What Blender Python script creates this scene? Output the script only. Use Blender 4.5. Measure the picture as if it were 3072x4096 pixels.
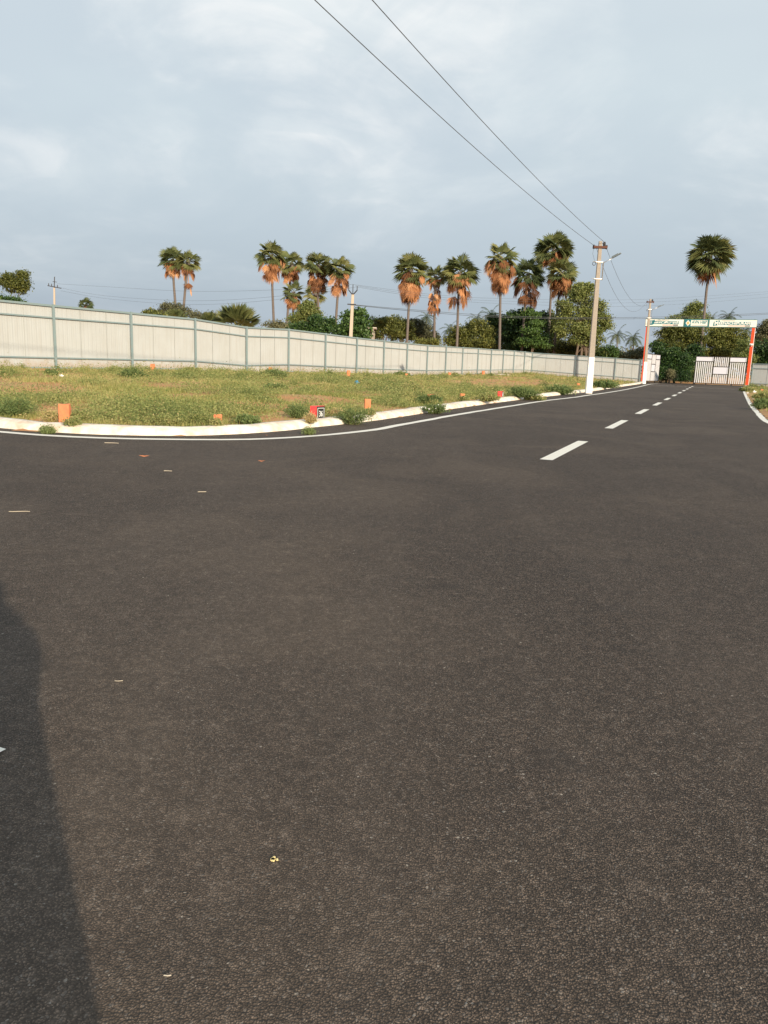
import bpy, bmesh, math, random
import numpy as np
from mathutils import Vector, Matrix, noise
from mathutils.geometry import tessellate_polygon
for o in list(bpy.data.objects): bpy.data.objects.remove(o)
scene = bpy.context.scene
C = scene.collection
R = math.radians
# ------------------------------------------------------------------ camera
F_PX, CX, CY = 3050.0, 1536.0, 2048.0
CAM_H, PITCH, ROLL = 1.4, math.atan((2048-1453)/3050.0), math.atan(0.033)
fw = Vector((0, math.cos(PITCH), -math.sin(PITCH)))
up0 = Vector((0, math.sin(PITCH), math.cos(PITCH)))
rt0 = Vector((1, 0, 0))
rt = rt0*math.cos(ROLL)+up0*math.sin(ROLL)
up = -rt0*math.sin(ROLL)+up0*math.cos(ROLL)
cam = bpy.data.objects.new('camera', bpy.data.cameras.new('camera'))
C.objects.link(cam)
cam.matrix_world = Matrix(((rt.x, up.x, -fw.x, 0), (rt.y, up.y, -fw.y, 0), (rt.z, up.z, -fw.z, CAM_H), (0, 0, 0, 1)))
cam.data.sensor_fit = 'VERTICAL'; cam.data.sensor_height = 36.0
cam.data.lens = F_PX/4096*36
cam.data.clip_start = 0.02; cam.data.clip_end = 6000
scene.camera = cam
# ------------------------------------------------------------------ light
SUN_AZ, SUN_EL = R(-27.0), R(17.2)        # azimuth of the shadows (from +Y), height of the sun
to_sun = Vector((-math.sin(SUN_AZ)*math.cos(SUN_EL), -math.cos(SUN_AZ)*math.cos(SUN_EL), math.sin(SUN_EL)))
sl = bpy.data.lights.new('sun', 'SUN'); sl.energy = 4.6; sl.angle = R(0.6); sl.color = (1.0, 0.83, 0.63)
so = bpy.data.objects.new('sun', sl); C.objects.link(so)
so.rotation_euler = to_sun.to_track_quat('Z', 'Y').to_euler(); so.location = (20, -30, 30)
world = bpy.data.worlds.new("World"); scene.world = world; world.use_nodes = True
nt = world.node_tree; nt.nodes.clear()
def N(t, nt_, **kw):
    n = nt_.nodes.new(t)
    for k, v in kw.items(): setattr(n, k, v)
    return n
def build_world():
    L = nt.links.new
    out = N('ShaderNodeOutputWorld', nt); bg = N('ShaderNodeBackground', nt); bg.inputs[1].default_value = 0.1
    sky = N('ShaderNodeTexSky', nt, sky_type='NISHITA'); sky.sun_disc = False
    sky.sun_elevation = SUN_EL; sky.sun_rotation = math.atan2(to_sun.x, to_sun.y); sky.dust_density = 3.0; sky.air_density = 1.2
    tc = N('ShaderNodeTexCoord', nt); sep = N('ShaderNodeSeparateXYZ', nt); L(tc.outputs['Generated'], sep.inputs[0])
    hz = N('ShaderNodeValToRGB', nt); L(sep.outputs['Z'], hz.inputs[0])       # pale overcast haze by height above the horizon
    e = hz.color_ramp.elements; e[0].position = 0.0; e[0].color = (.35, .415, .485, 1)
    e[1].position = 1.0; e[1].color = (.50, .57, .63, 1)
    for p, c in ((.06, (.36, .425, .495)), (.16, (.445, .515, .575)), (.3, (.555, .63, .67)), (.45, (.60, .665, .70))):
        q = e.new(p); q.color = c+(1,)
    sc = N('ShaderNodeVectorMath', nt, operation='SCALE'); L(hz.outputs[0], sc.inputs[0]); sc.inputs['Scale'].default_value = 9.1
    m1 = N('ShaderNodeMix', nt, data_type='RGBA'); m1.inputs[0].default_value = 0.92
    L(sky.outputs[0], m1.inputs[6]); L(sc.outputs[0], m1.inputs[7])
    # clouds: noise on the plane of the cloud layer
    zz = N('ShaderNodeMath', nt, operation='ADD'); L(sep.outputs['Z'], zz.inputs[0]); zz.inputs[1].default_value = 0.22
    mx = N('ShaderNodeMath', nt, operation='MAXIMUM'); L(zz.outputs[0], mx.inputs[0]); mx.inputs[1].default_value = 0.05
    dx = N('ShaderNodeMath', nt, operation='DIVIDE'); L(sep.outputs['X'], dx.inputs[0]); L(mx.outputs[0], dx.inputs[1])
    dy = N('ShaderNodeMath', nt, operation='DIVIDE'); L(sep.outputs['Y'], dy.inputs[0]); L(mx.outputs[0], dy.inputs[1])
    cb = N('ShaderNodeCombineXYZ', nt); L(dx.outputs[0], cb.inputs[0]); L(dy.outputs[0], cb.inputs[1]); cb.inputs[2].default_value = 3.7
    def cloud(scale, det, lo, hi, dist, seed):
        mp = N('ShaderNodeMapping', nt); mp.inputs['Location'].default_value = seed; L(cb.outputs[0], mp.inputs[0])
        n = N('ShaderNodeTexNoise', nt); n.inputs['Scale'].default_value = scale; n.inputs['Detail'].default_value = det
        n.inputs['Roughness'].default_value = .55; n.inputs['Distortion'].default_value = dist; L(mp.outputs[0], n.inputs['Vector'])
        r = N('ShaderNodeMapRange', nt, interpolation_type='SMOOTHSTEP'); L(n.outputs['Fac'], r.inputs[0])
        r.inputs[1].default_value = lo; r.inputs[2].default_value = hi
        return r.outputs[0]
    fade = N('ShaderNodeMapRange', nt, interpolation_type='SMOOTHSTEP'); L(sep.outputs['Z'], fade.inputs[0]); fade.inputs[1].default_value = .06; fade.inputs[2].default_value = .36; fade.inputs[3].default_value = .12
    c1 = cloud(1.25, 9, .46, .74, .5, (26.14, 6.28, 1.94)); c2 = cloud(3.6, 9, .46, .66, .8, (29.47, 26.17, 2.6)); c3 = cloud(.8, 4, .45, .66, .2, (28.84, 16.18, 6.1))
    # darker grey-blue patches
    m0 = N('ShaderNodeMix', nt, data_type='RGBA'); k0 = N('ShaderNodeMath', nt, operation='MULTIPLY'); L(c3, k0.inputs[0]); k0.inputs[1].default_value = .6
    L(k0.outputs[0], m0.inputs[0]); L(m1.outputs[2], m0.inputs[6]); m0.inputs[7].default_value = (4.2, 4.85, 5.45, 1)
    m2 = N('ShaderNodeMix', nt, data_type='RGBA'); k1 = N('ShaderNodeMath', nt, operation='MULTIPLY'); L(c1, k1.inputs[0]); k1.inputs[1].default_value = .95
    kf = N('ShaderNodeMath', nt, operation='MULTIPLY'); L(k1.outputs[0], kf.inputs[0]); L(fade.outputs[0], kf.inputs[1]); L(kf.outputs[0], m2.inputs[0]); L(m0.outputs[2], m2.inputs[6]); m2.inputs[7].default_value = (6.3, 6.7, 6.85, 1)
    pr = N('ShaderNodeMath', nt, operation='MULTIPLY'); L(c2, pr.inputs[0]); L(c1, pr.inputs[1])
    m3 = N('ShaderNodeMix', nt, data_type='RGBA'); k2 = N('ShaderNodeMath', nt, operation='MULTIPLY'); L(pr.outputs[0], k2.inputs[0]); k2.inputs[1].default_value = .65
    kg = N('ShaderNodeMath', nt, operation='MULTIPLY'); L(k2.outputs[0], kg.inputs[0]); L(fade.outputs[0], kg.inputs[1]); L(kg.outputs[0], m3.inputs[0]); L(m2.outputs[2], m3.inputs[6]); m3.inputs[7].default_value = (7.6, 7.55, 7.5, 1)
    L(m3.outputs[2], bg.inputs[0]); L(bg.outputs[0], out.inputs[0])
build_world()
scene.view_settings.view_transform = 'Standard'; scene.view_settings.look = 'None'
scene.view_settings.exposure = 0.42; scene.view_settings.gamma = 1.0
scene.cycles.max_bounces = 6; scene.cycles.transparent_max_bounces = 8

# ------------------------------------------------------------------ surveying helpers: a sight line from the photo point, cut at a height or a distance
def ray(u, v): return fw*F_PX+rt*(u-CX)-up*(v-CY)
def gp(u, v, z=0.0):
    d = ray(u, v); return Vector((0, 0, CAM_H))+d*((z-CAM_H)/d.z)
def at(u, v, Y):
    d = ray(u, v); return Vector((0, 0, CAM_H))+d*(Y/d.y)
def ppm(Y): return F_PX/(Y*1.0)            # photo pixels per metre at distance Y

# ------------------------------------------------------------------ materials
MATS = {}
def mat(name, col=(.5, .5, .5), rough=.7, metal=0.0, spec=.4, var=None, bump=None, trans=None, emit=None):
    """var=(scale, amount, second colour)  bump=(scale, strength, distance)"""
    if name in MATS: return MATS[name]
    m = bpy.data.materials.new(name); m.use_nodes = True; t = m.node_tree; L = t.links.new
    b = t.nodes['Principled BSDF']; b.inputs['Base Color'].default_value = tuple(col)+(1,)
    b.inputs['Roughness'].default_value = rough; b.inputs['Metallic'].default_value = metal; b.inputs['Specular IOR Level'].default_value = spec
    tc = N('ShaderNodeTexCoord', t)
    if var:
        n = N('ShaderNodeTexNoise', t); n.inputs['Scale'].default_value = var[0]; n.inputs['Detail'].default_value = 7; n.inputs['Roughness'].default_value = .62
        L(tc.outputs['Object'], n.inputs['Vector'])
        r = N('ShaderNodeMapRange', t); L(n.outputs['Fac'], r.inputs[0]); r.inputs[1].default_value = .38; r.inputs[2].default_value = .68
        r.inputs[4].default_value = var[1]
        x = N('ShaderNodeMix', t, data_type='RGBA'); L(r.outputs[0], x.inputs[0]); x.inputs[6].default_value = tuple(col)+(1,); x.inputs[7].default_value = tuple(var[2])+(1,)
        L(x.outputs[2], b.inputs['Base Color'])
    if bump:
        n = N('ShaderNodeTexNoise', t); n.inputs['Scale'].default_value = bump[0]; n.inputs['Detail'].default_value = 6; L(tc.outputs['Object'], n.inputs['Vector'])
        p = N('ShaderNodeBump', t); p.inputs['Strength'].default_value = bump[1]; p.inputs['Distance'].default_value = bump[2]
        L(n.outputs['Fac'], p.inputs['Height']); L(p.outputs[0], b.inputs['Normal'])
    MATS[name] = m; return m
def leafmat(name, cols, rough=.55, trans=.28, spec=.35):
    """colour picked by the per-leaf attribute 'v' along the ramp cols"""
    if name in MATS: return MATS[name]
    m = bpy.data.materials.new(name); m.use_nodes = True; t = m.node_tree; L = t.links.new
    b = t.nodes['Principled BSDF']; out = t.nodes['Material Output']
    a = N('ShaderNodeAttribute', t, attribute_name='v'); r = N('ShaderNodeValToRGB', t); L(a.outputs['Fac'], r.inputs[0])
    e = r.color_ramp.elements; e[0].position = 0; e[0].color = tuple(cols[0])+(1,); e[1].position = 1; e[1].color = tuple(cols[-1])+(1,)
    for i, c in enumerate(cols[1:-1]):
        q = e.new((i+1)/(len(cols)-1)); q.color = tuple(c)+(1,)
    L(r.outputs[0], b.inputs['Base Color']); b.inputs['Roughness'].default_value = rough; b.inputs['Specular IOR Level'].default_value = spec
    tr = N('ShaderNodeBsdfTranslucent', t); L(r.outputs[0], tr.inputs[0]); mx = N('ShaderNodeMixShader', t); mx.inputs[0].default_value = trans
    L(b.outputs[0], mx.inputs[1]); L(tr.outputs[0], mx.inputs[2]); L(mx.outputs[0], out.inputs['Surface'])
    MATS[name] = m; return m
def asphalt_mat():
    m = bpy.data.materials.new('asphalt'); m.use_nodes = True; t = m.node_tree; L = t.links.new
    b = t.nodes['Principled BSDF']; b.inputs['Roughness'].default_value = .82; b.inputs['Specular IOR Level'].default_value = .3
    tc = N('ShaderNodeTexCoord', t)
    def vor(scale, feat='F1'):
        v = N('ShaderNodeTexVoronoi', t, feature=feat, voronoi_dimensions='2D'); v.inputs['Scale'].default_value = scale; L(wp.outputs[0], v.inputs['Vector']); return v
    def noi(scale, det=5, rough=.6, dist=0):
        v = N('ShaderNodeTexNoise', t, noise_dimensions='2D'); v.inputs['Scale'].default_value = scale; v.inputs['Detail'].default_value = det
        v.inputs['Roughness'].default_value = rough; v.inputs['Distortion'].default_value = dist; L(tc.outputs['Object'], v.inputs['Vector']); return v
    def rng(src, a, b_, c=0., d=1.):
        r = N('ShaderNodeMapRange', t); L(src, r.inputs[0]); r.inputs[1].default_value = a; r.inputs[2].default_value = b_; r.inputs[3].default_value = c; r.inputs[4].default_value = d; return r.outputs[0]
    def mix(f, a, c, blend='MIX'):
        x = N('ShaderNodeMix', t, data_type='RGBA', blend_type=blend)
        if isinstance(f, float): x.inputs[0].default_value = f
        else: L(f, x.inputs[0])
        for s, i in ((a, 6), (c, 7)):
            if isinstance(s, tuple): x.inputs[i].default_value = s+(1,)
            else: L(s, x.inputs[i])
        return x.outputs[2]
    # slightly warped coordinates so that the chippings are irregular
    wn = N('ShaderNodeTexNoise', t, noise_dimensions='2D'); wn.inputs['Scale'].default_value = 60; L(tc.outputs['Object'], wn.inputs['Vector'])
    ws = N('ShaderNodeVectorMath', t, operation='SCALE'); L(wn.outputs['Color'], ws.inputs[0]); ws.inputs['Scale'].default_value = .010
    wp = N('ShaderNodeVectorMath', t, operation='ADD'); L(tc.outputs['Object'], wp.inputs[0]); L(ws.outputs[0], wp.inputs[1])
    v1 = vor(165); v2 = vor(85); v3 = vor(19)
    cr = N('ShaderNodeSeparateColor', t); L(v1.outputs['Color'], cr.inputs[0])
    cr2 = N('ShaderNodeSeparateColor', t); L(v2.outputs['Color'], cr2.inputs[0])
    cr3 = N('ShaderNodeSeparateColor', t); L(v3.outputs['Color'], cr3.inputs[0])
    pw = N('ShaderNodeMath', t, operation='POWER'); L(cr.outputs[0], pw.inputs[0]); pw.inputs[1].default_value = 1.6
    base = mix(pw.outputs[0], (.026, .019, .014), (.30, .225, .17))       # chipping to chipping
    gap = rng(v1.outputs['Distance'], .27, .52)
    base = mix(gap, base, (.010, .008, .007))                                            # near-black between chippings
    base = mix(rng(cr.outputs[1], 0.955, .975, 0, .7), base, (.22, .20, .18))            # pale chippings
    dot = N('ShaderNodeMath', t, operation='MULTIPLY'); L(rng(cr2.outputs[1], .970, .978), dot.inputs[0]); L(rng(v2.outputs['Distance'], .26, .18), dot.inputs[1])
    base = mix(dot.outputs[0], base, (.36, .33, .29))
    d3 = N('ShaderNodeMath', t, operation='MULTIPLY'); L(rng(cr3.outputs[0], .975, .98), d3.inputs[0]); L(rng(v3.outputs['Distance'], .10, .06), d3.inputs[1])
    base = mix(d3.outputs[0], base, (.45, .41, .35))
    n1 = noi(.55, 6, .6, .6); n2 = noi(2.6, 6, .65, .3); n3 = noi(.16, 4, .5)
    base = mix(rng(n1.outputs['Fac'], .45, .72, 0, .30), base, (.19, .145, .105))          # dust lying in patches
    base = mix(rng(n2.outputs['Fac'], .28, .42, .32, 0), base, (.022, .020, .019))         # bitumen-rich patches
    base = mix(rng(n3.outputs['Fac'], .4, .65, 0, .26), base, (.17, .135, .105))
    mp = N('ShaderNodeMapping', t); mp.inputs['Rotation'].default_value = (0, 0, R(22.9)); mp.inputs['Scale'].default_value = (1.6, .10, 1); L(tc.outputs['Object'], mp.inputs[0])
    ns = N('ShaderNodeTexNoise', t, noise_dimensions='2D'); ns.inputs['Scale'].default_value = 1.0; ns.inputs['Detail'].default_value = 5; ns.inputs['Distortion'].default_value = .25; L(mp.outputs[0], ns.inputs['Vector'])
    base = mix(rng(ns.outputs['Fac'], .50, .72, 0, .09), base, (.17, .14, .115)); base = mix(rng(ns.outputs['Fac'], .28, .45, .08, 0), base, (.028, .022, .019))
    n5 = noi(28, 4, .7); base = mix(rng(n5.outputs['Fac'], .36, .64, .30, -.0), base, (.014, .011, .009)); base = mix(rng(n5.outputs['Fac'], .60, .78, 0, .30), base, (.26, .22, .185))
    n4 = noi(9, 6, .7, .4); base = mix(rng(n4.outputs['Fac'], .36, .66, .30, 0), base, (.016, .013, .011)); base = mix(rng(n4.outputs['Fac'], .60, .75, 0, .25), base, (.17, .14, .115))
    L(base, b.inputs['Base Color'])
    h = N('ShaderNodeMath', t, operation='SUBTRACT'); h.inputs[0].default_value = 1; L(v1.outputs['Distance'], h.inputs[1])
    h2 = N('ShaderNodeMath', t, operation='MULTIPLY_ADD'); L(cr.outputs[2], h2.inputs[0]); h2.inputs[1].default_value = 1.0; L(h.outputs[0], h2.inputs[2])
    p = N('ShaderNodeBump', t); p.inputs['Strength'].default_value = .75; p.inputs['Distance'].default_value = .005; L(h2.outputs[0], p.inputs['Height'])
    p2 = N('ShaderNodeBump', t); p2.inputs['Strength'].default_value = .3; p2.inputs['Distance'].default_value = .02; L(n2.outputs['Fac'], p2.inputs['Height']); L(p.outputs[0], p2.inputs['Normal'])
    L(p2.outputs[0], b.inputs['Normal'])
    return m
def soil_mat():
    m = bpy.data.materials.new('soil'); m.use_nodes = True; t = m.node_tree; L = t.links.new
    b = t.nodes['Principled BSDF']; b.inputs['Roughness'].default_value = .95; b.inputs['Specular IOR Level'].default_value = .1
    tc = N('ShaderNodeTexCoord', t)
    def noi(s, d=7):
        v = N('ShaderNodeTexNoise', t); v.inputs['Scale'].default_value = s; v.inputs['Detail'].default_value = d; v.inputs['Roughness'].default_value = .65; L(tc.outputs['Object'], v.inputs['Vector']); return v
    def rng(src, a, b_, d=1.):
        r = N('ShaderNodeMapRange', t); L(src, r.inputs[0]); r.inputs[1].default_value = a; r.inputs[2].default_value = b_; r.inputs[4].default_value = d; return r.outputs[0]
    x = N('ShaderNodeMix', t, data_type='RGBA'); L(rng(noi(.7).outputs['Fac'], .4, .65), x.inputs[0]); x.inputs[6].default_value = (.50, .25, .12, 1); x.inputs[7].default_value = (.42, .29, .15, 1)
    y = N('ShaderNodeMix', t, data_type='RGBA'); L(rng(noi(5).outputs['Fac'], .48, .72, .6), y.inputs[0]); L(x.outputs[2], y.inputs[6]); y.inputs[7].default_value = (.30, .27, .10, 1)
    L(y.outputs[2], b.inputs['Base Color'])
    p = N('ShaderNodeBump', t); p.inputs['Strength'].default_value = .8; p.inputs['Distance'].default_value = .06; L(noi(9).outputs['Fac'], p.inputs['Height']); L(p.outputs[0], b.inputs['Normal'])
    return m
M_ASPH = asphalt_mat(); M_SOIL = soil_mat()
M_PAINT = mat('road_paint', (.78, .76, .68), .6, var=(30, .35, (.50, .46, .40)), bump=(120, .5, .003))
M_LIME = mat('whitewash', (.82, .78, .68), .85, var=(3.2, .85, (.58, .43, .30)), bump=(14, .7, .03))
M_SHEET = mat('cream_sheet', (.445, .475, .475), .42, 0.0, .4, var=(.9, .5, (.395, .41, .395)))
def streaks():          # rain streaks and rusty splash marks running down the sheets
    t = M_SHEET.node_tree; L = t.links.new; b = t.nodes['Principled BSDF']; src = b.inputs['Base Color'].links[0].from_socket; tc = N('ShaderNodeTexCoord', t)
    mp = N('ShaderNodeMapping', t); mp.inputs['Scale'].default_value = (5, 5, .35); L(tc.outputs['Object'], mp.inputs[0]); n = N('ShaderNodeTexNoise', t); n.inputs['Scale'].default_value = 1.3; n.inputs['Detail'].default_value = 6; L(mp.outputs[0], n.inputs['Vector'])
    r_ = N('ShaderNodeMapRange', t); L(n.outputs['Fac'], r_.inputs[0]); r_.inputs[1].default_value = .5; r_.inputs[2].default_value = .72; r_.inputs[4].default_value = .22
    x = N('ShaderNodeMix', t, data_type='RGBA'); L(r_.outputs[0], x.inputs[0]); L(src, x.inputs[6]); x.inputs[7].default_value = (.33, .31, .27, 1)
    av = N('ShaderNodeAttribute', t, attribute_name='v'); mu = N('ShaderNodeTexNoise', t); mu.inputs['Scale'].default_value = 3.5; mu.inputs['Detail'].default_value = 7; L(tc.outputs['Object'], mu.inputs['Vector'])
    sb_ = N('ShaderNodeMath', t, operation='MULTIPLY_ADD'); L(mu.outputs['Fac'], sb_.inputs[0]); sb_.inputs[1].default_value = -.30; L(av.outputs['Fac'], sb_.inputs[2])
    sr = N('ShaderNodeMapRange', t); L(sb_.outputs[0], sr.inputs[0]); sr.inputs[1].default_value = -.13; sr.inputs[2].default_value = -.02; sr.inputs[3].default_value = .5; sr.inputs[4].default_value = 0
    y = N('ShaderNodeMix', t, data_type='RGBA'); L(sr.outputs[0], y.inputs[0]); L(x.outputs[2], y.inputs[6]); y.inputs[7].default_value = (.36, .25, .16, 1); L(y.outputs[2], b.inputs['Base Color'])
streaks()
M_STEEL = mat('blue_grey_steel', (.19, .27, .29), .5, 0, .4, var=(6, .4, (.27, .29, .26)))
M_CONC = mat('concrete', (.34, .30, .25), .85, var=(9, .6, (.25, .22, .185)), bump=(40, .4, .01))
M_WHITE = mat('white_paint', (.80, .80, .77), .6, var=(4, .3, (.68, .66, .60)))
M_DARK = mat('dark_iron', (.035, .033, .035), .55)
M_RUST = mat('rusty_iron', (.13, .05, .03), .8, var=(20, .6, (.05, .035, .03)))
M_GALV = mat('galvanised', (.62, .62, .60), .35, .5)
M_WIRE = mat('wire', (.10, .11, .12), .5, .3)
M_ORANGE = mat('orange_paint', (.72, .22, .09), .85, var=(12, .9, (.50, .19, .10)), bump=(30, .5, .01))
M_RED = mat('red_paint', (.72, .045, .05), .6, var=(10, .4, (.74, .12, .06)))
M_PILLAR = mat('pillar_orange', (.80, .075, .02), .5, var=(2, .3, (.72, .09, .03)))
M_BLACK = mat('black_paint', (.02, .022, .018), .6)
M_GWHITE = mat('gate_white', (.64, .65, .68), .5, var=(2, .5, (.50, .50, .52)))
M_GPANEL = mat('gate_panel', (.62, .63, .70), .35, var=(2, .2, (.56, .58, .66)))
M_GBLACK = mat('gate_black', (.025, .02, .02), .5)
M_SIGN = mat('sign_white', (.78, .78, .70), .5, var=(2, .2, (.72, .72, .66)))
M_TEAL = mat('teal', (.02, .17, .20), .5)
M_TRUNK = mat('palm_trunk', (.17, .145, .13), .9, var=(6, .7, (.09, .075, .065)), bump=(18, .8, .05))
M_BARK = mat('bark', (.16, .12, .085), .9, var=(6, .7, (.09, .065, .05)), bump=(18, .8, .05))
M_FAN = leafmat('fan_leaf', [(.045, .07, .03), (.095, .12, .045), (.14, .16, .055), (.23, .22, .08)], .6, .2, .22)
M_DEAD = leafmat('dead_frond', [(.12, .06, .035), (.31, .15, .075), (.54, .27, .13), (.68, .42, .23)], .8, .2, .1)
M_COCO = leafmat('coconut_leaf', [(.04, .065, .035), (.07, .10, .05), (.12, .14, .07)], .45, .2)
M_L_DARK = leafmat('leaf_dark', [(.010, .028, .010), (.03, .07, .02), (.085, .15, .035)], .5, .2)
M_L_MID = leafmat('leaf_mid', [(.045, .06, .015), (.115, .135, .032), (.21, .21, .05)], .55, .25)
M_L_LIGHT = leafmat('leaf_light', [(.075, .11, .03), (.17, .21, .06), (.28, .30, .10)], .55, .3)
M_L_GREY = leafmat('leaf_grey', [(.07, .075, .045), (.14, .15, .08), (.22, .21, .11)], .6, .3)
M_WEED = leafmat('weed_leaf', [(.11, .16, .05), (.23, .27, .09), (.36, .36, .14), (.50, .40, .20)], .6, .3, .2)
M_WEEDG = leafmat('weed_green', [(.07, .12, .04), (.15, .21, .07), (.26, .31, .12)], .55, .3, .25)
M_GRASS = leafmat('grass_blade', [(.18, .22, .06), (.32, .33, .11), (.48, .41, .18), (.58, .43, .24)], .65, .3, .2)

# ------------------------------------------------------------------ object helpers
def link(o, parent=None):
    C.objects.link(o)
    if parent is not None: o.parent = parent
    return o
def tag(o, label=None, cat=None, group=None, kind=None):
    if label: o['label'] = label
    if cat: o['category'] = cat
    if group: o['group'] = group
    if kind: o['kind'] = kind
    return o
def empty(name, loc, label, cat, group=None, rz=0.0):
    o = bpy.data.objects.new(name, None); o.empty_display_size = .2; link(o); o.location = loc; o.rotation_euler = (0, 0, rz)
    return tag(o, label, cat, group)
class MB:
    """mesh builder"""
    def __init__(s): s.v = []; s.f = []; s.m = []; s.a = []
    def add(s, vs, fs, mi=0, a=None):
        n = len(s.v); s.v += [tuple(p) for p in vs]; s.f += [tuple(i+n for i in f) for f in fs]; s.m += [mi]*len(fs)
        if a is not None: s.a += [a]*len(vs)
    def box(s, c, d, M=None, mi=0, taper=1.0):
        x, y, z = (k/2 for k in d); vs = []
        for sz in (-1, 1):
            k = taper if sz > 0 else 1
            for sx, sy in ((-1, -1), (1, -1), (1, 1), (-1, 1)): vs.append(Vector((sx*x*k, sy*y*k, sz*z)))
        if M is not None: vs = [M @ p for p in vs]
        vs = [p+Vector(c) for p in vs]
        s.add(vs, [(3, 2, 1, 0), (4, 5, 6, 7), (0, 1, 5, 4), (1, 2, 6, 5), (2, 3, 7, 6), (3, 0, 4, 7)], mi)
    def tube(s, pts, rad, n=8, mi=0, cap=True):
        pts = [Vector(p) for p in pts]; rs = rad if hasattr(rad, '__len__') else [rad]*len(pts); vs = []
        for i, p in enumerate(pts):
            d = (pts[min(i+1, len(pts)-1)]-pts[max(i-1, 0)]).normalized()
            a = Vector((0, 0, 1)) if abs(d.z) < .9 else Vector((1, 0, 0))
            x = d.cross(a).normalized(); y = d.cross(x)
            for k in range(n):
                t = 2*math.pi*k/n; vs.append(p+(x*math.cos(t)+y*math.sin(t))*rs[i])
        fs = [(i*n+k, i*n+(k+1) % n, (i+1)*n+(k+1) % n, (i+1)*n+k) for i in range(len(pts)-1) for k in range(n)]
        if cap: fs += [tuple(range(n))[::-1], tuple((len(pts)-1)*n+k for k in range(n))]
        s.add(vs, fs, mi)
    def build(s, name, mats, parent=None, smooth=False, bevel=0, inv=None):
        me = bpy.data.meshes.new(name)
        vs = s.v if inv is None else [tuple(inv @ Vector(p)) for p in s.v]
        me.from_pydata(vs, [], s.f)
        for m in (mats if isinstance(mats, (list, tuple)) else [mats]): me.materials.append(m)
        if any(s.m): me.polygons.foreach_set('material_index', s.m)
        if s.a and len(s.a) == len(s.v):
            at_ = me.attributes.new('v', 'FLOAT', 'POINT'); at_.data.foreach_set('value', s.a)
        if smooth: me.polygons.foreach_set('use_smooth', [True]*len(me.polygons))
        me.update()
        o = bpy.data.objects.new(name, me); link(o, parent)
        if bevel:
            b = o.modifiers.new('bevel', 'BEVEL'); b.width = bevel; b.segments = 2; b.limit_method = 'ANGLE'
        return o
def np_mesh(name, V, Fc, k, A, material, parent=None):
    """V (n,3), Fc (m,k) faces all with k corners, A per-vertex attribute"""
    me = bpy.data.meshes.new(name); m = len(Fc)
    me.vertices.add(len(V)); me.vertices.foreach_set('co', np.asarray(V, np.float32).ravel())
    me.loops.add(m*k); me.loops.foreach_set('vertex_index', np.asarray(Fc, np.int32).ravel())
    me.polygons.add(m); me.polygons.foreach_set('loop_start', np.arange(0, m*k, k, dtype=np.int32)); me.polygons.foreach_set('loop_total', np.full(m, k, np.int32))
    if A is not None:
        at_ = me.attributes.new('v', 'FLOAT', 'POINT'); at_.data.foreach_set('value', np.asarray(A, np.float32))
    me.materials.append(material); me.update(calc_edges=True)
    o = bpy.data.objects.new(name, me); return link(o, parent)
def rot_z(a): return Matrix.Rotation(a, 3, 'Z')

# ------------------------------------------------------------------ plan of the place
T = Vector((math.sin(R(22.9)), math.cos(R(22.9)), 0)); NR = Vector((T.y, -T.x, 0))     # road direction, its right-hand side
KERB = [(-60, 42), (-36, 30.5), (-20, 21.5), (-12.5, 17.1), (-9.2, 15.2), (-7.05, 14.0), (-6.0, 13.6), (-5.0, 13.45), (-4.0, 13.6), (-3.2, 14.0), (-2.4, 14.85), (-1.75, 16.0),
        (-1.15, 17.2), (-.3, 18.95), (.9, 22.0), (2.0, 24.9), (4.6, 31.3), (7.6, 38.2), (10.6, 44.9), (13.6, 51.6), (19.4, 66.0), (26.9, 84.2), (29.8, 91.5), (32.0, 97.6)]
LINE = [(-60, 39.5), (-36, 28.5), (-20, 20.2), (-12.5, 16.1), (-9.2, 14.4), (-6.8, 13.35), (-5.8, 13.0), (-4.9, 12.88), (-3.9, 12.98), (-2.85, 13.25), (-2.06, 13.72), (-1.27, 14.6), (-.3, 16.2),
        (.35, 17.9), (1.42, 20.7), (2.4, 23.2), (4.4, 28.0), (6.9, 33.9), (9.7, 39.8), (11.2, 43.3), (14.0, 49.5), (17.9, 58.7), (23.3, 72.0), (28.8, 86.0), (31.4, 92.2), (33.4, 95.6)]
RIGHT = [(43.2, 91.0), (41.8, 90.6), (40.2, 88.0), (36.1, 78.6), (29.7, 64.5), (22.9, 49.3), (17.3, 36.7), (14.05, 29.2), (11.7, 23.6), (11.1, 20.8), (11.9, 18.0), (15, 14.6), (22, 11), (40, 3.5)]
P_R = at(2986, 1546, 93.6); P_R.z = 0.0
P_L = P_R-NR*12.02; P_L.z = 0.0
posts_px = [(210.7, 220.8, 1473.8), (523, 526.6, 1476), (781, 780, 1478.6), (985.5, 983.5, 1493), (1155, 1151, 1487), (1300.8, 1298, 1492), (1427.5, 1423, 1497), (1535, 1531, 1499.6), (1628.6, 1624, 1501),
            (1709, 1704.5, 1502), (1785, 1779, 1500), (1850, 1845.6, 1498.6), (1911.8, 1907, 1496.7), (1965, 1960, 1496.7), (2012.7, 2008, 1494.5), (2058, 2050.7, 1494), (2101, 2093, 1494), (2130, 2123, 1495)]
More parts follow.
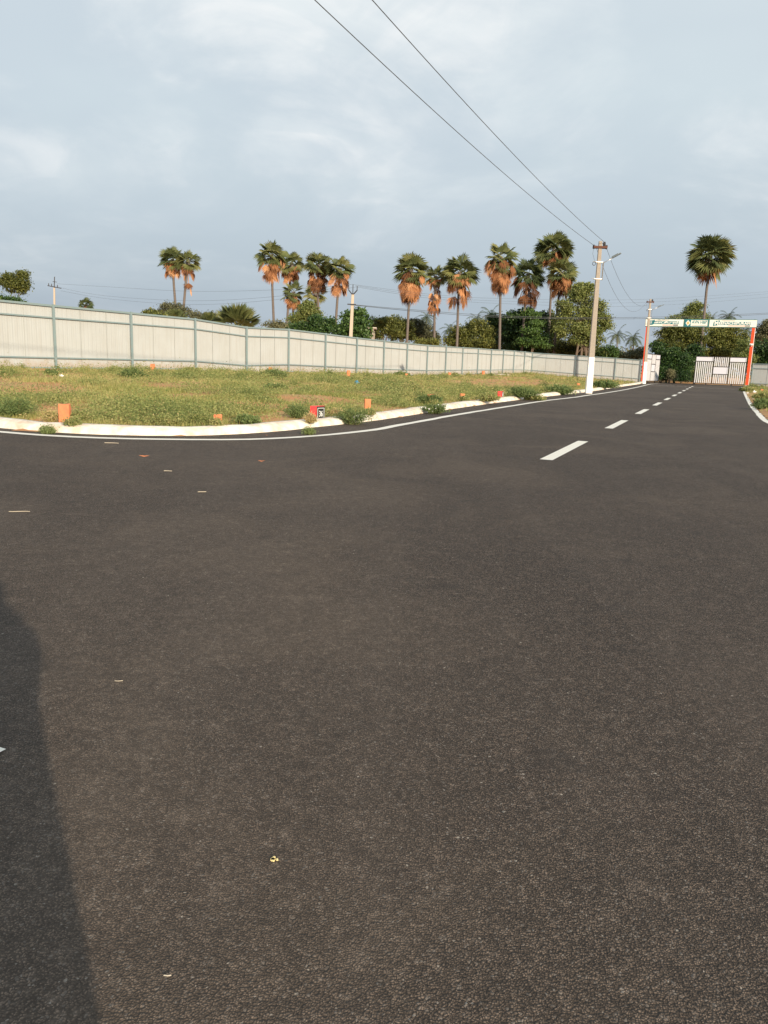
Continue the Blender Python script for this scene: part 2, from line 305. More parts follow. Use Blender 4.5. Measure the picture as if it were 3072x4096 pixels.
def on_path(u, path):
    """where the vertical plane through photo column u crosses the plan polyline"""
    for a, b in zip(path[:-1], path[1:]):
        lo, hi = 0.0, 1.0
        def f(t):
            x = a[0]+(b[0]-a[0])*t; y = a[1]+(b[1]-a[1])*t; q = Vector((x, y, -0.8)); return CX+F_PX*q.dot(rt)/q.dot(fw)-u
        if f(0)*f(1) > 0: continue
        for _ in range(40):
            m = (lo+hi)/2
            if f(lo)*f(m) <= 0: hi = m
            else: lo = m
        return Vector((a[0]+(b[0]-a[0])*lo, a[1]+(b[1]-a[1])*lo, 0))
FPATH = [(-15.7, 34.6), (-8.3, 49.4), (1.7, 69.5), (11.4, 89.3), (19.5, 105.5)]
FP = []
for ut, ub, vb in posts_px:
    p = on_path(min(max(ub, 200), 2125), FPATH)
    if p is None: p = Vector((FPATH[0][0], FPATH[0][1], 0)) if ub < 300 else Vector((FPATH[-1][0], FPATH[-1][1], 0))
    z = at(ub, vb, p.y).z; p.z = z; FP.append(p)
d0 = (FP[0]-FP[1]); d0.z = 0
for k in (1, 2, 3): FP.insert(0, FP[0]+d0*.97)
ZC = FP[-1].z
FP2 = [FP[-1].copy()]
PE = P_L-NR*.35
for t_, z in ((.42, .40), (.78, .20), (1.0, .02)):
    q = FP[-1].lerp(PE, t_); q.z = z; FP2.append(q)
FENCE = FP+FP2[1:]
def seg_np(P, path):
    """distance, side (+ left of the direction of travel), and interpolated z for points P (n,2)"""
    A = np.array([(p[0], p[1]) for p in path], float); Z = np.array([(p[2] if len(p) > 2 else 0) for p in path], float)
    best = np.full(len(P), 1e18); side = np.zeros(len(P)); zz = np.zeros(len(P))
    for i in range(len(A)-1):
        d = A[i+1]-A[i]; w = P-A[i]; t = np.clip((w@d)/(d@d), 0, 1); q = w-t[:, None]*d; dd = (q**2).sum(1); s = d[0]*w[:, 1]-d[1]*w[:, 0]
        m = dd < best-1e-9; best[m] = dd[m]; side[m] = np.sign(s[m]); zz[m] = (Z[i]+(Z[i+1]-Z[i])*t)[m]
    return np.sqrt(best), side, zz
KERB_X = KERB+[(P_L.x+T.x*2, P_L.y+T.y*2), (P_L.x+T.x*200, P_L.y+T.y*200)]
RIGHT_X = [(P_R.x+T.x*200, P_R.y+T.y*200), (P_R.x+T.x*1, P_R.y+T.y*1)]+RIGHT+[(150, -30)]
def sm(x): x = np.clip(x, 0, 1); return x*x*(3-2*x)
def height(P):
    P = np.asarray(P, float).reshape(-1, 2)
    dk, sk, _ = seg_np(P, KERB_X); dr, sr, _ = seg_np(P, RIGHT_X); df, sf, zf = seg_np(P, [tuple(p) for p in FENCE])
    left = (sk > 0); right = (sr > 0)
    z = np.full(len(P), -.05)
    a = dk/(dk+df+1e-6); zfield = .06+(zf-.06)*a**.82
    und = .05*np.sin(P[:, 0]*.9+1.3)*np.sin(P[:, 1]*.7)+.03*np.sin(P[:, 0]*2.3)*np.cos(P[:, 1]*1.9+.7)
    zfield = zfield+und*sm((dk-.5)/3.5)*sm(df/3.0)
    behind = sf > 0
    zl = np.where(behind, zf+.02*np.minimum(df, 3), zfield)
    zl = -.05+(zl+.05)*sm(dk/.22)
    z[left] = zl[left]
    zr = -.05+.13*sm(dr/.35)+und*.8*sm(dr/2)
    z[right] = zr[right]
    # the ground climbs a little beyond the gate
    s = (P[:, 0]-P_L.x)*T.x+(P[:, 1]-P_L.y)*T.y
    mid = (~left) & (~right) & (s > 0); z[mid] = (-.05+.05*np.clip(s-10, 0, 8))[mid]
    return z, left & ~behind, right, dk, dr
def hz(x, y): return float(height([(x, y)])[0][0])

# ------------------------------------------------------------------ ground, road, markings
def grid_ground():
    xs = np.concatenate([[-2500, -900, -350, -150, -90], np.arange(-62, 75, .55), [85, 110, 170, 350, 900, 2500]])
    ys = np.concatenate([[-2500, -700, -200, -60, -20, 0, 6], np.arange(9, 128, .55), [135, 150, 180, 260, 500, 1100, 3000]])
    X, Y = np.meshgrid(xs, ys); P = np.stack([X.ravel(), Y.ravel()], 1); z = height(P)[0]
    V = np.column_stack([P, z]); nx, ny = len(xs), len(ys)
    i = np.arange(ny-1)[:, None]*nx+np.arange(nx-1)[None, :]; i = i.ravel()
    o = np_mesh('ground', V, np.stack([i, i+1, i+1+nx, i+nx], 1), 4, None, M_SOIL)
    o.data.polygons.foreach_set('use_smooth', [True]*len(o.data.polygons)); tag(o, kind='structure')
grid_ground()
def flat_poly(name, pts, z, m):
    tri = tessellate_polygon([[Vector((p[0], p[1], 0)) for p in pts]])
    b = MB(); fs = []
    for t in tri:
        a, c, d = (Vector(pts[i]) for i in t); cr = (c[0]-a[0])*(d[1]-a[1])-(c[1]-a[1])*(d[0]-a[0])
        fs.append(tuple(t) if cr > 0 else tuple(t[::-1]))
    b.add([(p[0], p[1], z) for p in pts], fs); return tag(b.build(name, m), kind='structure')
def offset(path, d):
    out = []
    for i, p in enumerate(path):
        a = Vector(path[max(i-1, 0)][:2]); b = Vector(path[min(i+1, len(path)-1)][:2]); t = (b-a).normalized(); out.append((p[0]-t.y*d, p[1]+t.x*d))
    return out
def dense(path, step=.35):
    """Catmull-Rom resampling"""
    P = [Vector((p[0], p[1])) for p in path]; out = []
    for i in range(len(P)-1):
        p0, p1, p2, p3 = P[max(i-1, 0)], P[i], P[i+1], P[min(i+2, len(P)-1)]; n = max(1, int((p2-p1).length/step))
        for k in range(n):
            t = k/n; q = .5*((2*p1)+(p2-p0)*t+(2*p0-5*p1+4*p2-p3)*t*t+(3*p1-p0-3*p2+p3)*t**3); out.append((q.x, q.y))
    out.append((P[-1].x, P[-1].y)); return out
KD = dense(KERB, .4); LD = dense(LINE, .4); RD = dense(RIGHT, .4)
g1 = P_L+T*11; g2 = P_R+T*11
flat_poly('road', offset(KD, .12)+[(g1.x, g1.y), (g2.x, g2.y)]+offset(RD, .95)[:]+[(150, -40), (150, -90), (-150, -90), (-150, 42)], 0.0, M_ASPH)
def strip(name, path, w, z, m, wob=0.0, seed=0):
    b = MB(); L_ = offset(path, w/2); R_ = offset(path, -w/2); vs = []
    for i, (l, r) in enumerate(zip(L_, R_)):
        e = wob*(noise.noise(Vector((i*.31+seed, seed, 0)))); g = wob*(noise.noise(Vector((i*.37+seed+40, seed, 0))))
        vs += [(l[0]-e, l[1]+e, z), (r[0]+g, r[1]-g, z)]
    b.add(vs, [(2*i, 2*i+1, 2*i+3, 2*i+2) for i in range(len(path)-1)]); return tag(b.build(name, m), kind='structure')
strip('road_edge_line', LD, .20, .005, M_PAINT, .03, 3)
strip('road_edge_line', RD, .19, .005, M_PAINT, .03, 9)
sa = gp(2596, 1539.5); sb = gp(2940, 1558)
strip('road_gate_line', [tuple(sa.lerp(sb, t/30))[:2] for t in range(31)], .16, .009, M_PAINT, .03, 15)
D0 = Vector((2.5, 11.85, 0))
def dash(s0, ln, w=.2, org=D0, t=T):
    n = Vector((t.y, -t.x, 0)); b = MB(); q = []
    for k in range(9):
        for sgn in (-1, 1):
            p = org+t*(s0+ln*k/8)+n*sgn*(w/2+.008*noise.noise(Vector((s0*3+k, sgn*5., 1)))); q.append((p.x, p.y, .005))
    b.add(q, [(2*i, 2*i+1, 2*i+3, 2*i+2) for i in range(8)]); tag(b.build('road_centre_dash', M_PAINT), kind='structure')
for k in range(11): dash(7.62*k, 3.65)
dash(0.0, 3.0, .2, Vector((-1.36, 2.41, 0)), Vector((-.92, .39, 0)))      # the end of a dash on the crossing road, by the frame's edge
def kerb():
    b = MB(); prof = [(-.02, -.03), (0.0, .0), (.035, .085), (.10, .125), (.24, .15), (.40, .145), (.46, .05)]; n = len(prof); P = KD; vs = []
    for i, p in enumerate(P):
        a = Vector(P[max(i-1, 0)]); c = Vector(P[min(i+1, len(P)-1)]); t = (c-a).normalized()
        hs = 1+.14*noise.noise(Vector((i*.23, 2, 0)))+.08*noise.noise(Vector((i*.9, 5, 0)))-(.10 if i % 9 == 4 else 0)
        for j, (x, z) in enumerate(prof):
            e = .035*noise.noise(Vector((i*.45, j*1.7, 3))); k = x+e
            vs.append((p[0]-t.y*k, p[1]+t.x*k, z*hs if z > 0 else z))
    b.add(vs, [(i*n+j, (i+1)*n+j, (i+1)*n+j+1, i*n+j+1) for i in range(len(P)-1) for j in range(n-1)])
    tag(b.build('kerb', M_LIME, smooth=True), kind='structure')
kerb()

# ------------------------------------------------------------------ the sheet fence
FH = 2.8
def fence(name, P, label, cat, skip_last=False, seed=1):
    rnd = random.Random(seed); o0 = P[0]; e = empty(name, o0, label, cat)
    def loc(v): return Vector(v)-o0
    for i in range(len(P)-1):
        a, b_ = P[i], P[i+1]; d = b_-a; L = Vector((d.x, d.y)).length; t = Vector((d.x, d.y, 0)).normalized(); n = Vector((t.y, -t.x, 0))      # n: towards the road
        b = MB(); nz = max(2, int(L/.06)); ns = 3; vs = []; lean = [rnd.uniform(-.008, .008) for _ in range(ns+1)]
        for k in range(nz+1):
            s = k/nz; j = min(int(s*ns), ns-1); off = (.002 if k % 2 else -.002)+lean[j]-.035+(.003 if k % 4 < 2 else 0)
            p = a+d*s+n*off; vs += [loc((p.x, p.y, p.z+.05)), loc((p.x, p.y, p.z+FH-.03))]
        b.add(vs, [(2*k, 2*k+2, 2*k+3, 2*k+1) for k in range(nz)]); b.a = [0., 1.]*(nz+1)
        for j in (1, 2):          # overlap seams between sheets
            p = a+d*(j/ns); c = loc((p.x, p.y, p.z+FH/2))+n*.0; b.box(c, (.018, .012, FH-.12), rot_z(math.atan2(t.y, t.x)), 1); b.a += [1.]*8
        b.build('sheet_panel', [M_SHEET, M_SEAM], e)
        for zz, hh in ((FH-.02, .09), (FH*.805, .06), (FH*.17, .06), (.03, .06)):
            m = MB(); q = [a+Vector((0, 0, zz)), b_+Vector((0, 0, zz))]; vs = []
            for p in q:
                for sx, sz in ((-.0, -1), (.055, -1), (.055, 1), (-.0, 1)): vs.append(loc(p+n*(sx+.006)+Vector((0, 0, sz*hh/2))))
            m.add(vs, [(0, 1, 5, 4), (1, 2, 6, 5), (2, 3, 7, 6), (3, 0, 4, 7), (3, 2, 1, 0), (4, 5, 6, 7)]); m.build('rail', M_STEEL, e)
    for i, p in enumerate(P):
        if skip_last and i == 0: continue
        a = P[max(i-1, 0)]; c = P[min(i+1, len(P)-1)]; t = c-a; ang = math.atan2(t.y, t.x); n = Vector((t.y, -t.x, 0)).normalized()
        m = MB(); m.box(loc(p)+Vector((0, 0, FH/2-.07))+n*.075, (.095, .09, FH+.24), rot_z(ang)); m.build('post', M_STEEL, e, bevel=.008)
    return e
M_SEAM = mat('sheet_seam', (.36, .38, .37), .6)
fence('sheet_fence', FP, 'long cream corrugated metal fence with blue-grey rails along the far side of the grassy plot', 'fence', seed=4)
fence('sheet_fence', FP2, 'shorter greyer corrugated fence section running from the fence corner to the left gate pillar', 'fence', skip_last=True, seed=8)
PR2 = [P_R+NR*.45, P_R+NR*5.4-T*1.7, P_R+NR*10.4-T*3.6, P_R+NR*15.4-T*5.4]
fence('sheet_fence', [Vector((p.x, p.y, -.03)) for p in PR2], 'cream corrugated fence section right of the orange gate pillar at the photo edge', 'fence', seed=12)

# ------------------------------------------------------------------ gate arch
GA = math.atan2(NR.y, NR.x); G3 = rot_z(GA); FRONT = -T
def text_mesh(body, size, depth=.004, font=None, bold=0.0):
    cu = bpy.data.curves.new('text', 'FONT'); cu.body = body; cu.size = size; cu.extrude = depth; cu.offset = bold; cu.align_x = 'LEFT'; cu.align_y = 'CENTER'; cu.resolution_u = 3
    if font: cu.font = font
    o = bpy.data.objects.new('text', cu); C.objects.link(o); bpy.context.view_layer.update()
    me = bpy.data.meshes.new_from_object(o.evaluated_get(bpy.context.evaluated_depsgraph_get())); bpy.data.objects.remove(o); bpy.data.curves.remove(cu)
    return me
M_INK = mat('sign_grey', (.16, .17, .17), .6); M_SRED = mat('sign_red', (.62, .10, .07), .6); M_DIAM = mat('sign_orange', (.85, .42, .16), .6); M_LET = mat('sign_letter', (.80, .82, .78), .5)
M_TIN = mat('teal_ink', (.03, .20, .22), .5); M_FRAME = mat('sign_frame', (.06, .16, .15), .5)
def arch():
    e = empty('gate_arch', P_L, 'tall gate arch with orange pillars and a white sign beam lettered in teal', 'gate arch'); o0 = P_L
    def W(x, f, z): return NR*x+FRONT*f+Vector((0, 0, z))        # along the beam, towards the camera, up
    H0, BH = 6.95, .95; WD = (P_R-P_L).length
    for x in (0.0, WD):
        m = MB(); m.box(W(x, 0, H0/2), (.32, .32, H0), G3, taper=1.0); pl = m.build('pillar', M_PILLAR, e, bevel=.02)
        m = MB(); m.box(W(x+.19, .02, H0/2), (.05, .28, H0-.1), G3); m.build('pillar_edge_strip', M_WHITE, pl, bevel=.01)
        m = MB(); m.box(W(x, 0, .12), (.44, .44, .22), G3); m.build('pillar_footing', M_CONC, pl, bevel=.02)
    m = MB(); m.box(W(WD/2, 0, H0+BH/2), (WD+.6, .42, BH), G3); bm_ = m.build('beam', M_FRAME, e, bevel=.01)
    cam_ = MB(); c = W(WD-.05, .34, 5.0); cam_.box(c, (.42, .26, .2), G3); cam_.tube([c+FRONT*.13, c+FRONT*.3], .08, 10); cam_.box(W(WD, .24, 4.9), (.1, .12, .26), G3); cam_.build('security_camera', M_WHITE, e, bevel=.02)
    x0, x1 = -.32, WD+.32
    cuts = [(x0, x0+.357*(x1-x0)), (x0+.362*(x1-x0), x0+.578*(x1-x0)), (x0+.583*(x1-x0), x1)]
    def plate(xa, xb, za, zb, f, m_, name, par):
        b = MB(); b.box(W((xa+xb)/2, f, (za+zb)/2), (xb-xa, .012, zb-za), G3); return b.build(name, m_, par)
    def letters(name, me, x, z, f, m_, par, squash=1.0):
        me.materials.clear(); me.materials.append(m_); o = bpy.data.objects.new(name, me); link(o, par)
        Mx = Matrix.Translation(W(x, f, z)) @ Matrix.Rotation(GA, 4, 'Z') @ Matrix.Rotation(math.pi/2, 4, 'X') @ Matrix.Diagonal((squash, 1, 1, 1)); o.matrix_local = Mx; return o
    def fit(me, w):
        xs = [v.co.x for v in me.vertices]; k = w/(max(xs)-min(xs)); mn = min(xs)
        for v in me.vertices: v.co.x = (v.co.x-mn)*k
        return me
    tam = None
    try: tam = bpy.data.fonts.load(bpy.utils.system_resource('DATAFILES', path='fonts')+'/NotoSansTamil-VariableFont_wdth,wght.woff2')
    except Exception: tam = None
    for idx, (xa, xb) in enumerate(cuts):
        pn = plate(xa+.05, xb-.05, H0+.07, H0+BH-.07, .215, M_SIGN, 'sign_panel', e); w = xb-xa
        if idx == 1:
            plate(xa+.09, xa+.74, H0+.11, H0+BH-.11, .225, M_TEAL, 'emblem_square', pn)
            d = MB(); cx = xa+.415; cz = H0+BH/2
            for k, (r_, ff, mi) in enumerate(((.33, .234, 0), (.22, .239, 1))):
                q = [W(cx-r_*.85, ff, cz), W(cx, ff, cz-r_*1.05), W(cx+r_*.85, ff, cz), W(cx, ff, cz+r_*1.05)]; d.add(q+[p-FRONT*.006 for p in q], [(0, 1, 2, 3), (0, 4, 5, 1), (1, 5, 6, 2), (2, 6, 7, 3), (3, 7, 4, 0)], mi)
            d.build('emblem_diamond', [M_LET, M_DIAM], pn)
            for xx in (xa+.05, xb-.1): plate(xx, xx+.05, H0+.07, H0+BH-.07, .232, M_TEAL, 'panel_border', pn)
            for zz in (H0+.07, H0+BH-.12): plate(xa+.1, xb-.1, zz, zz+.05, .236, M_TEAL, 'panel_border', pn)
            letters('lettering', fit(text_mesh('AVN H&P', .52, bold=.012), w-1.02), xa+.84, H0+BH*.60, .225, M_TIN, pn)
            plate(xa+.84, xb-.2, H0+.2, H0+.245, .225, M_INK, 'small_print', pn)
        else:
            bx0 = xa+.09*w+.35; bx1 = xb-.13*w
            plate(bx0, bx1, H0+.31, H0+.66, .225, M_TEAL, 'lettering_band', pn)
            d = MB(); cx = bx0; cz = H0+.49; q = []          # round splash emblem with four curved points
            for k in range(40):
                a = 2*math.pi*k/40; r_ = .31+.17*max(0, math.cos(2*(a-.8)))**6; q.append(W(cx+r_*math.cos(a)*1.1, .228, cz+r_*math.sin(a)*.92))
            d.add(q, [tuple(range(40))]); d.build('emblem', M_TEAL, pn)
            body = 'மீனாட்சிபுரம்' if idx == 0 else 'EENACHIPURAM'
            if idx == 2: letters('lettering', text_mesh('M', .62, bold=.012), cx-.24, H0+.47, .236, M_LET, pn)
            else: letters('lettering', text_mesh('மீ', .42, font=tam, bold=.008), cx-.25, H0+.47, .236, M_LET, pn)
            if idx == 0: body = 'னாட்சிபுரம்'
            letters('lettering', fit(text_mesh(body, .40 if idx else .34, font=(None if idx else tam), bold=.01), bx1-bx0-.34), bx0+.28, H0+.485, .236, M_LET, pn)
            plate(cx+.55, cx+2.0, H0+.76, H0+.80, .225, M_INK, 'small_print', pn)
            plate(bx0+1.3, bx1-.55, H0+.16, H0+.215, .225, M_SRED, 'small_print', pn)
            plate(bx1-.6, bx1-.05, H0+.12, H0+.26, .226, M_INK, 'small_print', pn)
    b = MB(); b.box(W(WD*.17, .05, H0-.09), (.7, .3, .08), G3); b.build('flood_lamp', M_DARK, e, bevel=.01)
arch()
def gate_leaf(org, dr, L, z0, H, flip, label, boarded=False):
    e = empty('gate_leaf', org, label, 'gate'); dr = dr.normalized(); n = Vector((dr.y, -dr.x, 0))
    if n.dot(Vector((-.3, -1, 0))) < 0: n = -n
    Mr = rot_z(math.atan2(dr.y, dr.x))
    def Wp(x, f, z): return dr*x+n*f+Vector((0, 0, z0+z))
    fr = MB(); c = [0, .335*L, .64*L, L]
    if flip: c = [0, .36*L, .665*L, L]
    for x in c: fr.box(Wp(min(max(x, .04), L-.04), 0, H/2), (.08, .07, H), Mr)
    for z in (.04, H-.04): fr.box(Wp(L/2, 0, z), (L, .075, .08), Mr)
    for i, zs in ((0, (.81,)), (1, (.63, .355)), (2, (.81,))):
        for z in zs: fr.box(Wp((c[i]+c[i+1])/2, 0, z*H), (c[i+1]-c[i]-.08, .065, .06), Mr)
    fr.build('frame', M_GBLACK, e)
    pan = [(0, .81, 1), (1, .355, .63), (2, .81, 1)]
    for i, za, zb in pan:
        b = MB(); b.box(Wp((c[i]+c[i+1])/2, .0, (za+zb)/2*H), (c[i+1]-c[i]-.12, .03, (zb-za)*H-.1), Mr); b.build('infill_panel', M_GPANEL, e)
        b = MB(); xa = c[i]+.07; b.box(Wp(xa+.04, .03, (za+zb)/2*H), (.07, .04, (zb-za)*H-.12), Mr); b.build('panel_bead', M_GWHITE, e)
    for i, za, zb in ((0, 0, .81), (1, 0, .355), (1, .63, 1), (2, 0, .81)):
        wd = c[i+1]-c[i]-.1; k = int(wd/.205)
        for j in range(k):
            x = c[i]+.05+wd*(j+.5)/k; b = MB(); b.box(Wp(x, .012, (za+zb)/2*H), (.115, .05, (zb-za)*H-.09), Mr); b.build('slat', M_GWHITE, e)
    if boarded:
        b = MB(); b.box(Wp(L/2, -.05, H/2), (L-.1, .01, H-.1), Mr); b.build('backing_sheet', M_GWHITE, e)
    for x in (.25*L, .75*L):
        b = MB(); b.tube([Wp(x, -.04, -.07), Wp(x, .04, -.07)], .08, 12); b.build('roller', M_DARK, e)
    return e
hr = P_R-NR*.27; gate_leaf(hr, -NR, 5.75, .22, 3.28, False, 'closed gate leaf of white vertical slats and three pale panels beside the right orange pillar')
hl = P_L+NR*.27; dl = NR.copy()
for k_ in range(160):          # swung outwards until its free end is sighted at the right column
    a_ = R(85)-k_*R(.4); q_ = hl+(NR*math.cos(a_)+T*math.sin(a_))*5.75+Vector((0, 0, .3-CAM_H))
    if CX+F_PX*q_.dot(rt)/q_.dot(fw) >= 2631: dl = (NR*math.cos(a_)+T*math.sin(a_)); break
gate_leaf(hl, dl, 5.75, .22, 3.45, True, 'open white gate leaf seen nearly edge-on beside the left gate pillar', True)

# ------------------------------------------------------------------ poles and wires
def lean_pole(e, base_r, top_r, H, lean, zb, painted, m_=M_CONC):
    """square tapered concrete pole; lean = horizontal shift of the top"""
    def sec(z):
        k = z/H; return lean*k, base_r+(top_r-base_r)*k
    def prism(z0, z1, nm, mm, grow=0.0):
        vs = []
        for z in (z0, z1):
            c, w = sec(z); w = w/2+grow
            for sx, sy in ((-1, -.8), (1, -.8), (1, .8), (-1, .8)): vs.append((c.x+sx*w, c.y+sy*w, zb+z))
        b = MB(); b.add(vs, [(3, 2, 1, 0), (4, 5, 6, 7), (0, 1, 5, 4), (1, 2, 6, 5), (2, 3, 7, 6), (3, 0, 4, 7)]); return b.build(nm, mm, e, bevel=.015)
    if painted: prism(-.3, painted, 'painted_base', M_WHITE, .004); prism(painted, H, 'shaft', m_)
    else: prism(-.3, H, 'shaft', m_)
    return sec
def main_pole(u_b, v_b, Y, u_t, v_t, label, lampdir):
    b0 = at(u_b, v_b, Y); top = at(u_t, v_t, Y); H = top.z-b0.z; lean = Vector((top.x-b0.x, 0, 0))*.9
    e = empty('utility_pole', b0, label, 'utility pole', 'concrete utility poles with street lamps by the road')
    sec = lean_pole(e, .37, .19, H, lean, 0, H*.245)
    def S(z): c, w = sec(z); return Vector((c.x, c.y, z)), w
    c, w = S(H-.34); b = MB(); b.box(c+Vector((0, -w*.5-.02, 0)), (.80, .06, .12)); b.box(c+Vector((0, w*.5+.02, 0)), (.80, .06, .12)); b.build('crossarm', M_RUST, e)
    ins = []
    for sx in (-.38, .38):
        b = MB(); q = c+Vector((sx, -.02, 0)); b.tube([q+Vector((0, 0, -.1)), q+Vector((0, 0, -.03)), q+Vector((0, 0, .03)), q+Vector((0, 0, .13))], [.05, .03, .06, .05], 10); b.build('insulator', M_DARK, e); ins.append(b0+q+Vector((0, 0, .1)))
    q = S(H-.1)[0]+Vector((w*.5+.14, 0, -.05)); b = MB(); b.tube([q+Vector((0, 0, -.14)), q, q+Vector((0, 0, .12))], [.06, .085, .06], 10); b.tube([S(H-.1)[0], q], .02, 6); b.build('insulator', M_DARK, e); ins.append(b0+q+Vector((0, 0, .1)))
    # lamp arm
    j = S(H-1.22)[0]+Vector((w*.5+.12, -.1, .0)); tip = j+Vector(lampdir)
    b = MB(); b.tube([j+Vector((.02, 0, -.98)), j+Vector((.02, 0, 0)), j+(tip-j)*.5], .035, 8); b.build('lamp_arm', M_GALV, e, smooth=True)
    d = (tip-j).normalized(); hd = MB(); A = j+(tip-j)*.48; Bq = tip; Mq = d.to_track_quat('X', 'Z').to_matrix()
    hd.box((A+Bq)/2+Vector((0, 0, .02)), ((Bq-A).length, .2, .07), Mq); hd.box(A+d*.22+Vector((0, 0, .04)), (.40, .16, .12), Mq); hd.build('lamp_head', M_LAMP, e, bevel=.02)
    for z in (H-1.17, H-2.13):
        cc, ww = S(z); b = MB(); b.box(cc, (ww+.20, ww*.8+.09, .045)); b.tube([cc+Vector((-ww*.5-.28, -.1, .02)), cc+Vector((ww*.5+.14, -.1, -.02))], .016, 6); b.build('clamp', M_GALV, e)
    cc, ww = S(H-1.22); pts = [cc+Vector((-ww*.5-.2+.09*math.cos(a), -.12, -.06+.10*math.sin(a))) for a in [k*math.pi/6 for k in range(13)]]; b = MB(); b.tube(pts, .018, 6); b.build('cable_coil', M_DARK, e)
    pts = [S(H-.34)[0]+Vector((-.36, -.05, 0)), S(H-.7)[0]+Vector((-.42, -.05, 0)), S(H-1.2)[0]+Vector((-.26, -.1, 0))]; b = MB(); b.tube(pts, .008, 5); b.build('cable', M_WIRE, e)
    return b0, ins, H
M_LAMP = mat('lamp_grey', (.17, .20, .21), .4, .3)
p1, ins1, H1 = main_pole(2354, 1573, 47.0, 2402, 965, 'large concrete pole with whitewashed foot standing nearest, where kerb meets the road', (.93, -.3, .52))
p2, ins2, H2 = main_pole(2575.5, 1527, 91.5, 2601.5, 1196, 'smaller-looking concrete pole with street lamp in front of the left gate pillar', (1.25, -.3, .6))
def wire(a, b, sag, r, label, group=None, n=28):
    a = Vector(a); b = Vector(b); pts = []
    for k in range(n+1):
        t = k/n; p = a.lerp(b, t); p.z -= sag*4*t*(1-t); pts.append(p-a)
    m = MB(); m.tube(pts, r, 5); o = m.build('power_line', M_WIRE, None, smooth=True); o.location = a
    return tag(o, label, 'cable', group)
# previous pole stands behind and to the left of the camera: its two wires pass overhead
def far_end(A, px, ext):
    """point on the straight run from A that is seen at photo point px, extended"""
    d = ray(*px); d = d/d.y; hgt = 9.25
    t = (hgt-CAM_H)/d.z; P = Vector((0, 0, CAM_H))+d*t; return A+(P-A)*ext
E1 = far_end(ins1[0], (1326, 0), 1.35); E2 = far_end(ins1[2], (1503, 0), 1.35); E1.z = 9.5; E2.z = 9.75
wire(ins1[0], E1, .42, .011, 'lower overhead wire running from upper left down to the nearest pole crossarm', 'overhead wires')
wire(ins1[2], E2, .42, .011, 'upper overhead wire running from upper left down to the nearest pole top', 'overhead wires')
wire(ins1[2], ins2[2], 1.9, .010, 'right-hand sagging wire between the nearest pole and the gate pole', 'overhead wires')
wire(ins1[0]+Vector((.1, 0, -.0)), ins2[0], 2.3, .010, 'left-hand sagging wire between the nearest pole and the gate pole', 'overhead wires')
# Y-headed pole behind the fence
YB = 66.0
yt = at(1411.5, 1177, YB); yb = Vector((at(1399, 1380, YB).x, YB, .5))
e = empty('utility_pole', yb, 'pale pole with a Y-shaped dark iron head rising behind the long fence', 'utility pole')
lean_pole(e, .34, .22, yt.z-yb.z, Vector((yt.x-yb.x, 0, 0)), 0, 0, mat('pale_concrete', (.50, .42, .33), .85, var=(9, .5, (.42, .35, .28))))
tp = yt-yb; b = MB(); k = 1/ppm(YB)
b.tube([tp+Vector((-.35, -.1, .32)), tp+Vector((-.08, -.1, .02)), tp+Vector((.08, -.1, .02)), tp+Vector((.35, -.1, .32))], .05, 6); b.build('iron_fork', M_DARK, e)
for sx, z0, z1 in ((-.35, .3, .72), (0.0, .02, .78), (.35, .3, .66)):
    b = MB(); b.tube([tp+Vector((sx, -.1, z0)), tp+Vector((sx, -.1, z1))], [.035, .03], 8); b.build('insulator', M_DARK, e)
lo = at(1407, 1218, YB)-yb; b = MB(); b.box(lo+Vector((0, -.14, 0)), (.72, .06, .09)); b.build('crossarm', M_DARK, e)
# far-left pole
YL = 95.0
lt = at(217, 1150, YL); lb = Vector((at(210, 1222, YL).x, YL, .5)); e = empty('utility_pole', lb, 'distant thin pole with a tilted crossarm behind the fence near the left edge', 'utility pole')
lean_pole(e, .26, .17, lt.z-lb.z, Vector((lt.x-lb.x, 0, 0)), 0, 0, mat('pale_concrete', (.5, .42, .33)))
tp = lt-lb; b = MB(); b.box(tp+Vector((.08, -.12, .05)), (1.65, .09, .09), Matrix.Rotation(R(9), 3, 'Y')); b.build('crossarm', M_DARK, e)
b = MB(); b.box(tp+Vector((.15, -.12, .65)), (.5, .05, .06), Matrix.Rotation(R(5), 3, 'Y')); b.tube([tp, tp+Vector((.1, 0, 1.25))], .05, 6); b.build('top_bracket', M_DARK, e)
for sx in (-.6, -.25, .45):
    b = MB(); q = tp+Vector((sx, -.12, .12-.16*sx)); b.tube([q, q+Vector((0, 0, .26))], [.06, .04], 8); b.build('insulator', M_DARK, e)
RW = .009
def wpath(pts, label, group, Y0, Y1, r=RW):
    """wire through sighted points, its distance changing steadily from Y0 to Y1"""
    u0, u1 = pts[0][0], pts[-1][0]; P = []
    for (u, v) in pts: P.append(at(u, v, Y0+(Y1-Y0)*(u-u0)/(u1-u0)))
    out = []
    for i in range(len(P)-1):
        a, b_, c, d = P[max(i-1, 0)], P[i], P[i+1], P[min(i+2, len(P)-1)]
        for k in range(8):
            t = k/8; out.append(.5*((2*b_)+(c-a)*t+(2*a-5*b_+4*c-d)*t*t+(3*b_-a-3*c+d)*t**3))
    out.append(P[-1]); m = MB(); m.tube([p-P[0] for p in out], r, 5); o = m.build('power_line', M_WIRE, None, smooth=True); o.location = P[0]; return tag(o, label, 'cable', group)
GL = 'thin wires crossing the sky behind the fence'
wpath([(229, 1135), (430, 1147), (763, 1165), (1134, 1158), (1411, 1137)], 'topmost thin wire from the far-left pole to the Y-headed pole', GL, 95, 66)
wpath([(236, 1150), (420, 1183), (763, 1203), (1100, 1186), (1395, 1143)], 'middle thin wire from the far-left pole to the Y-headed pole', GL, 95, 66)
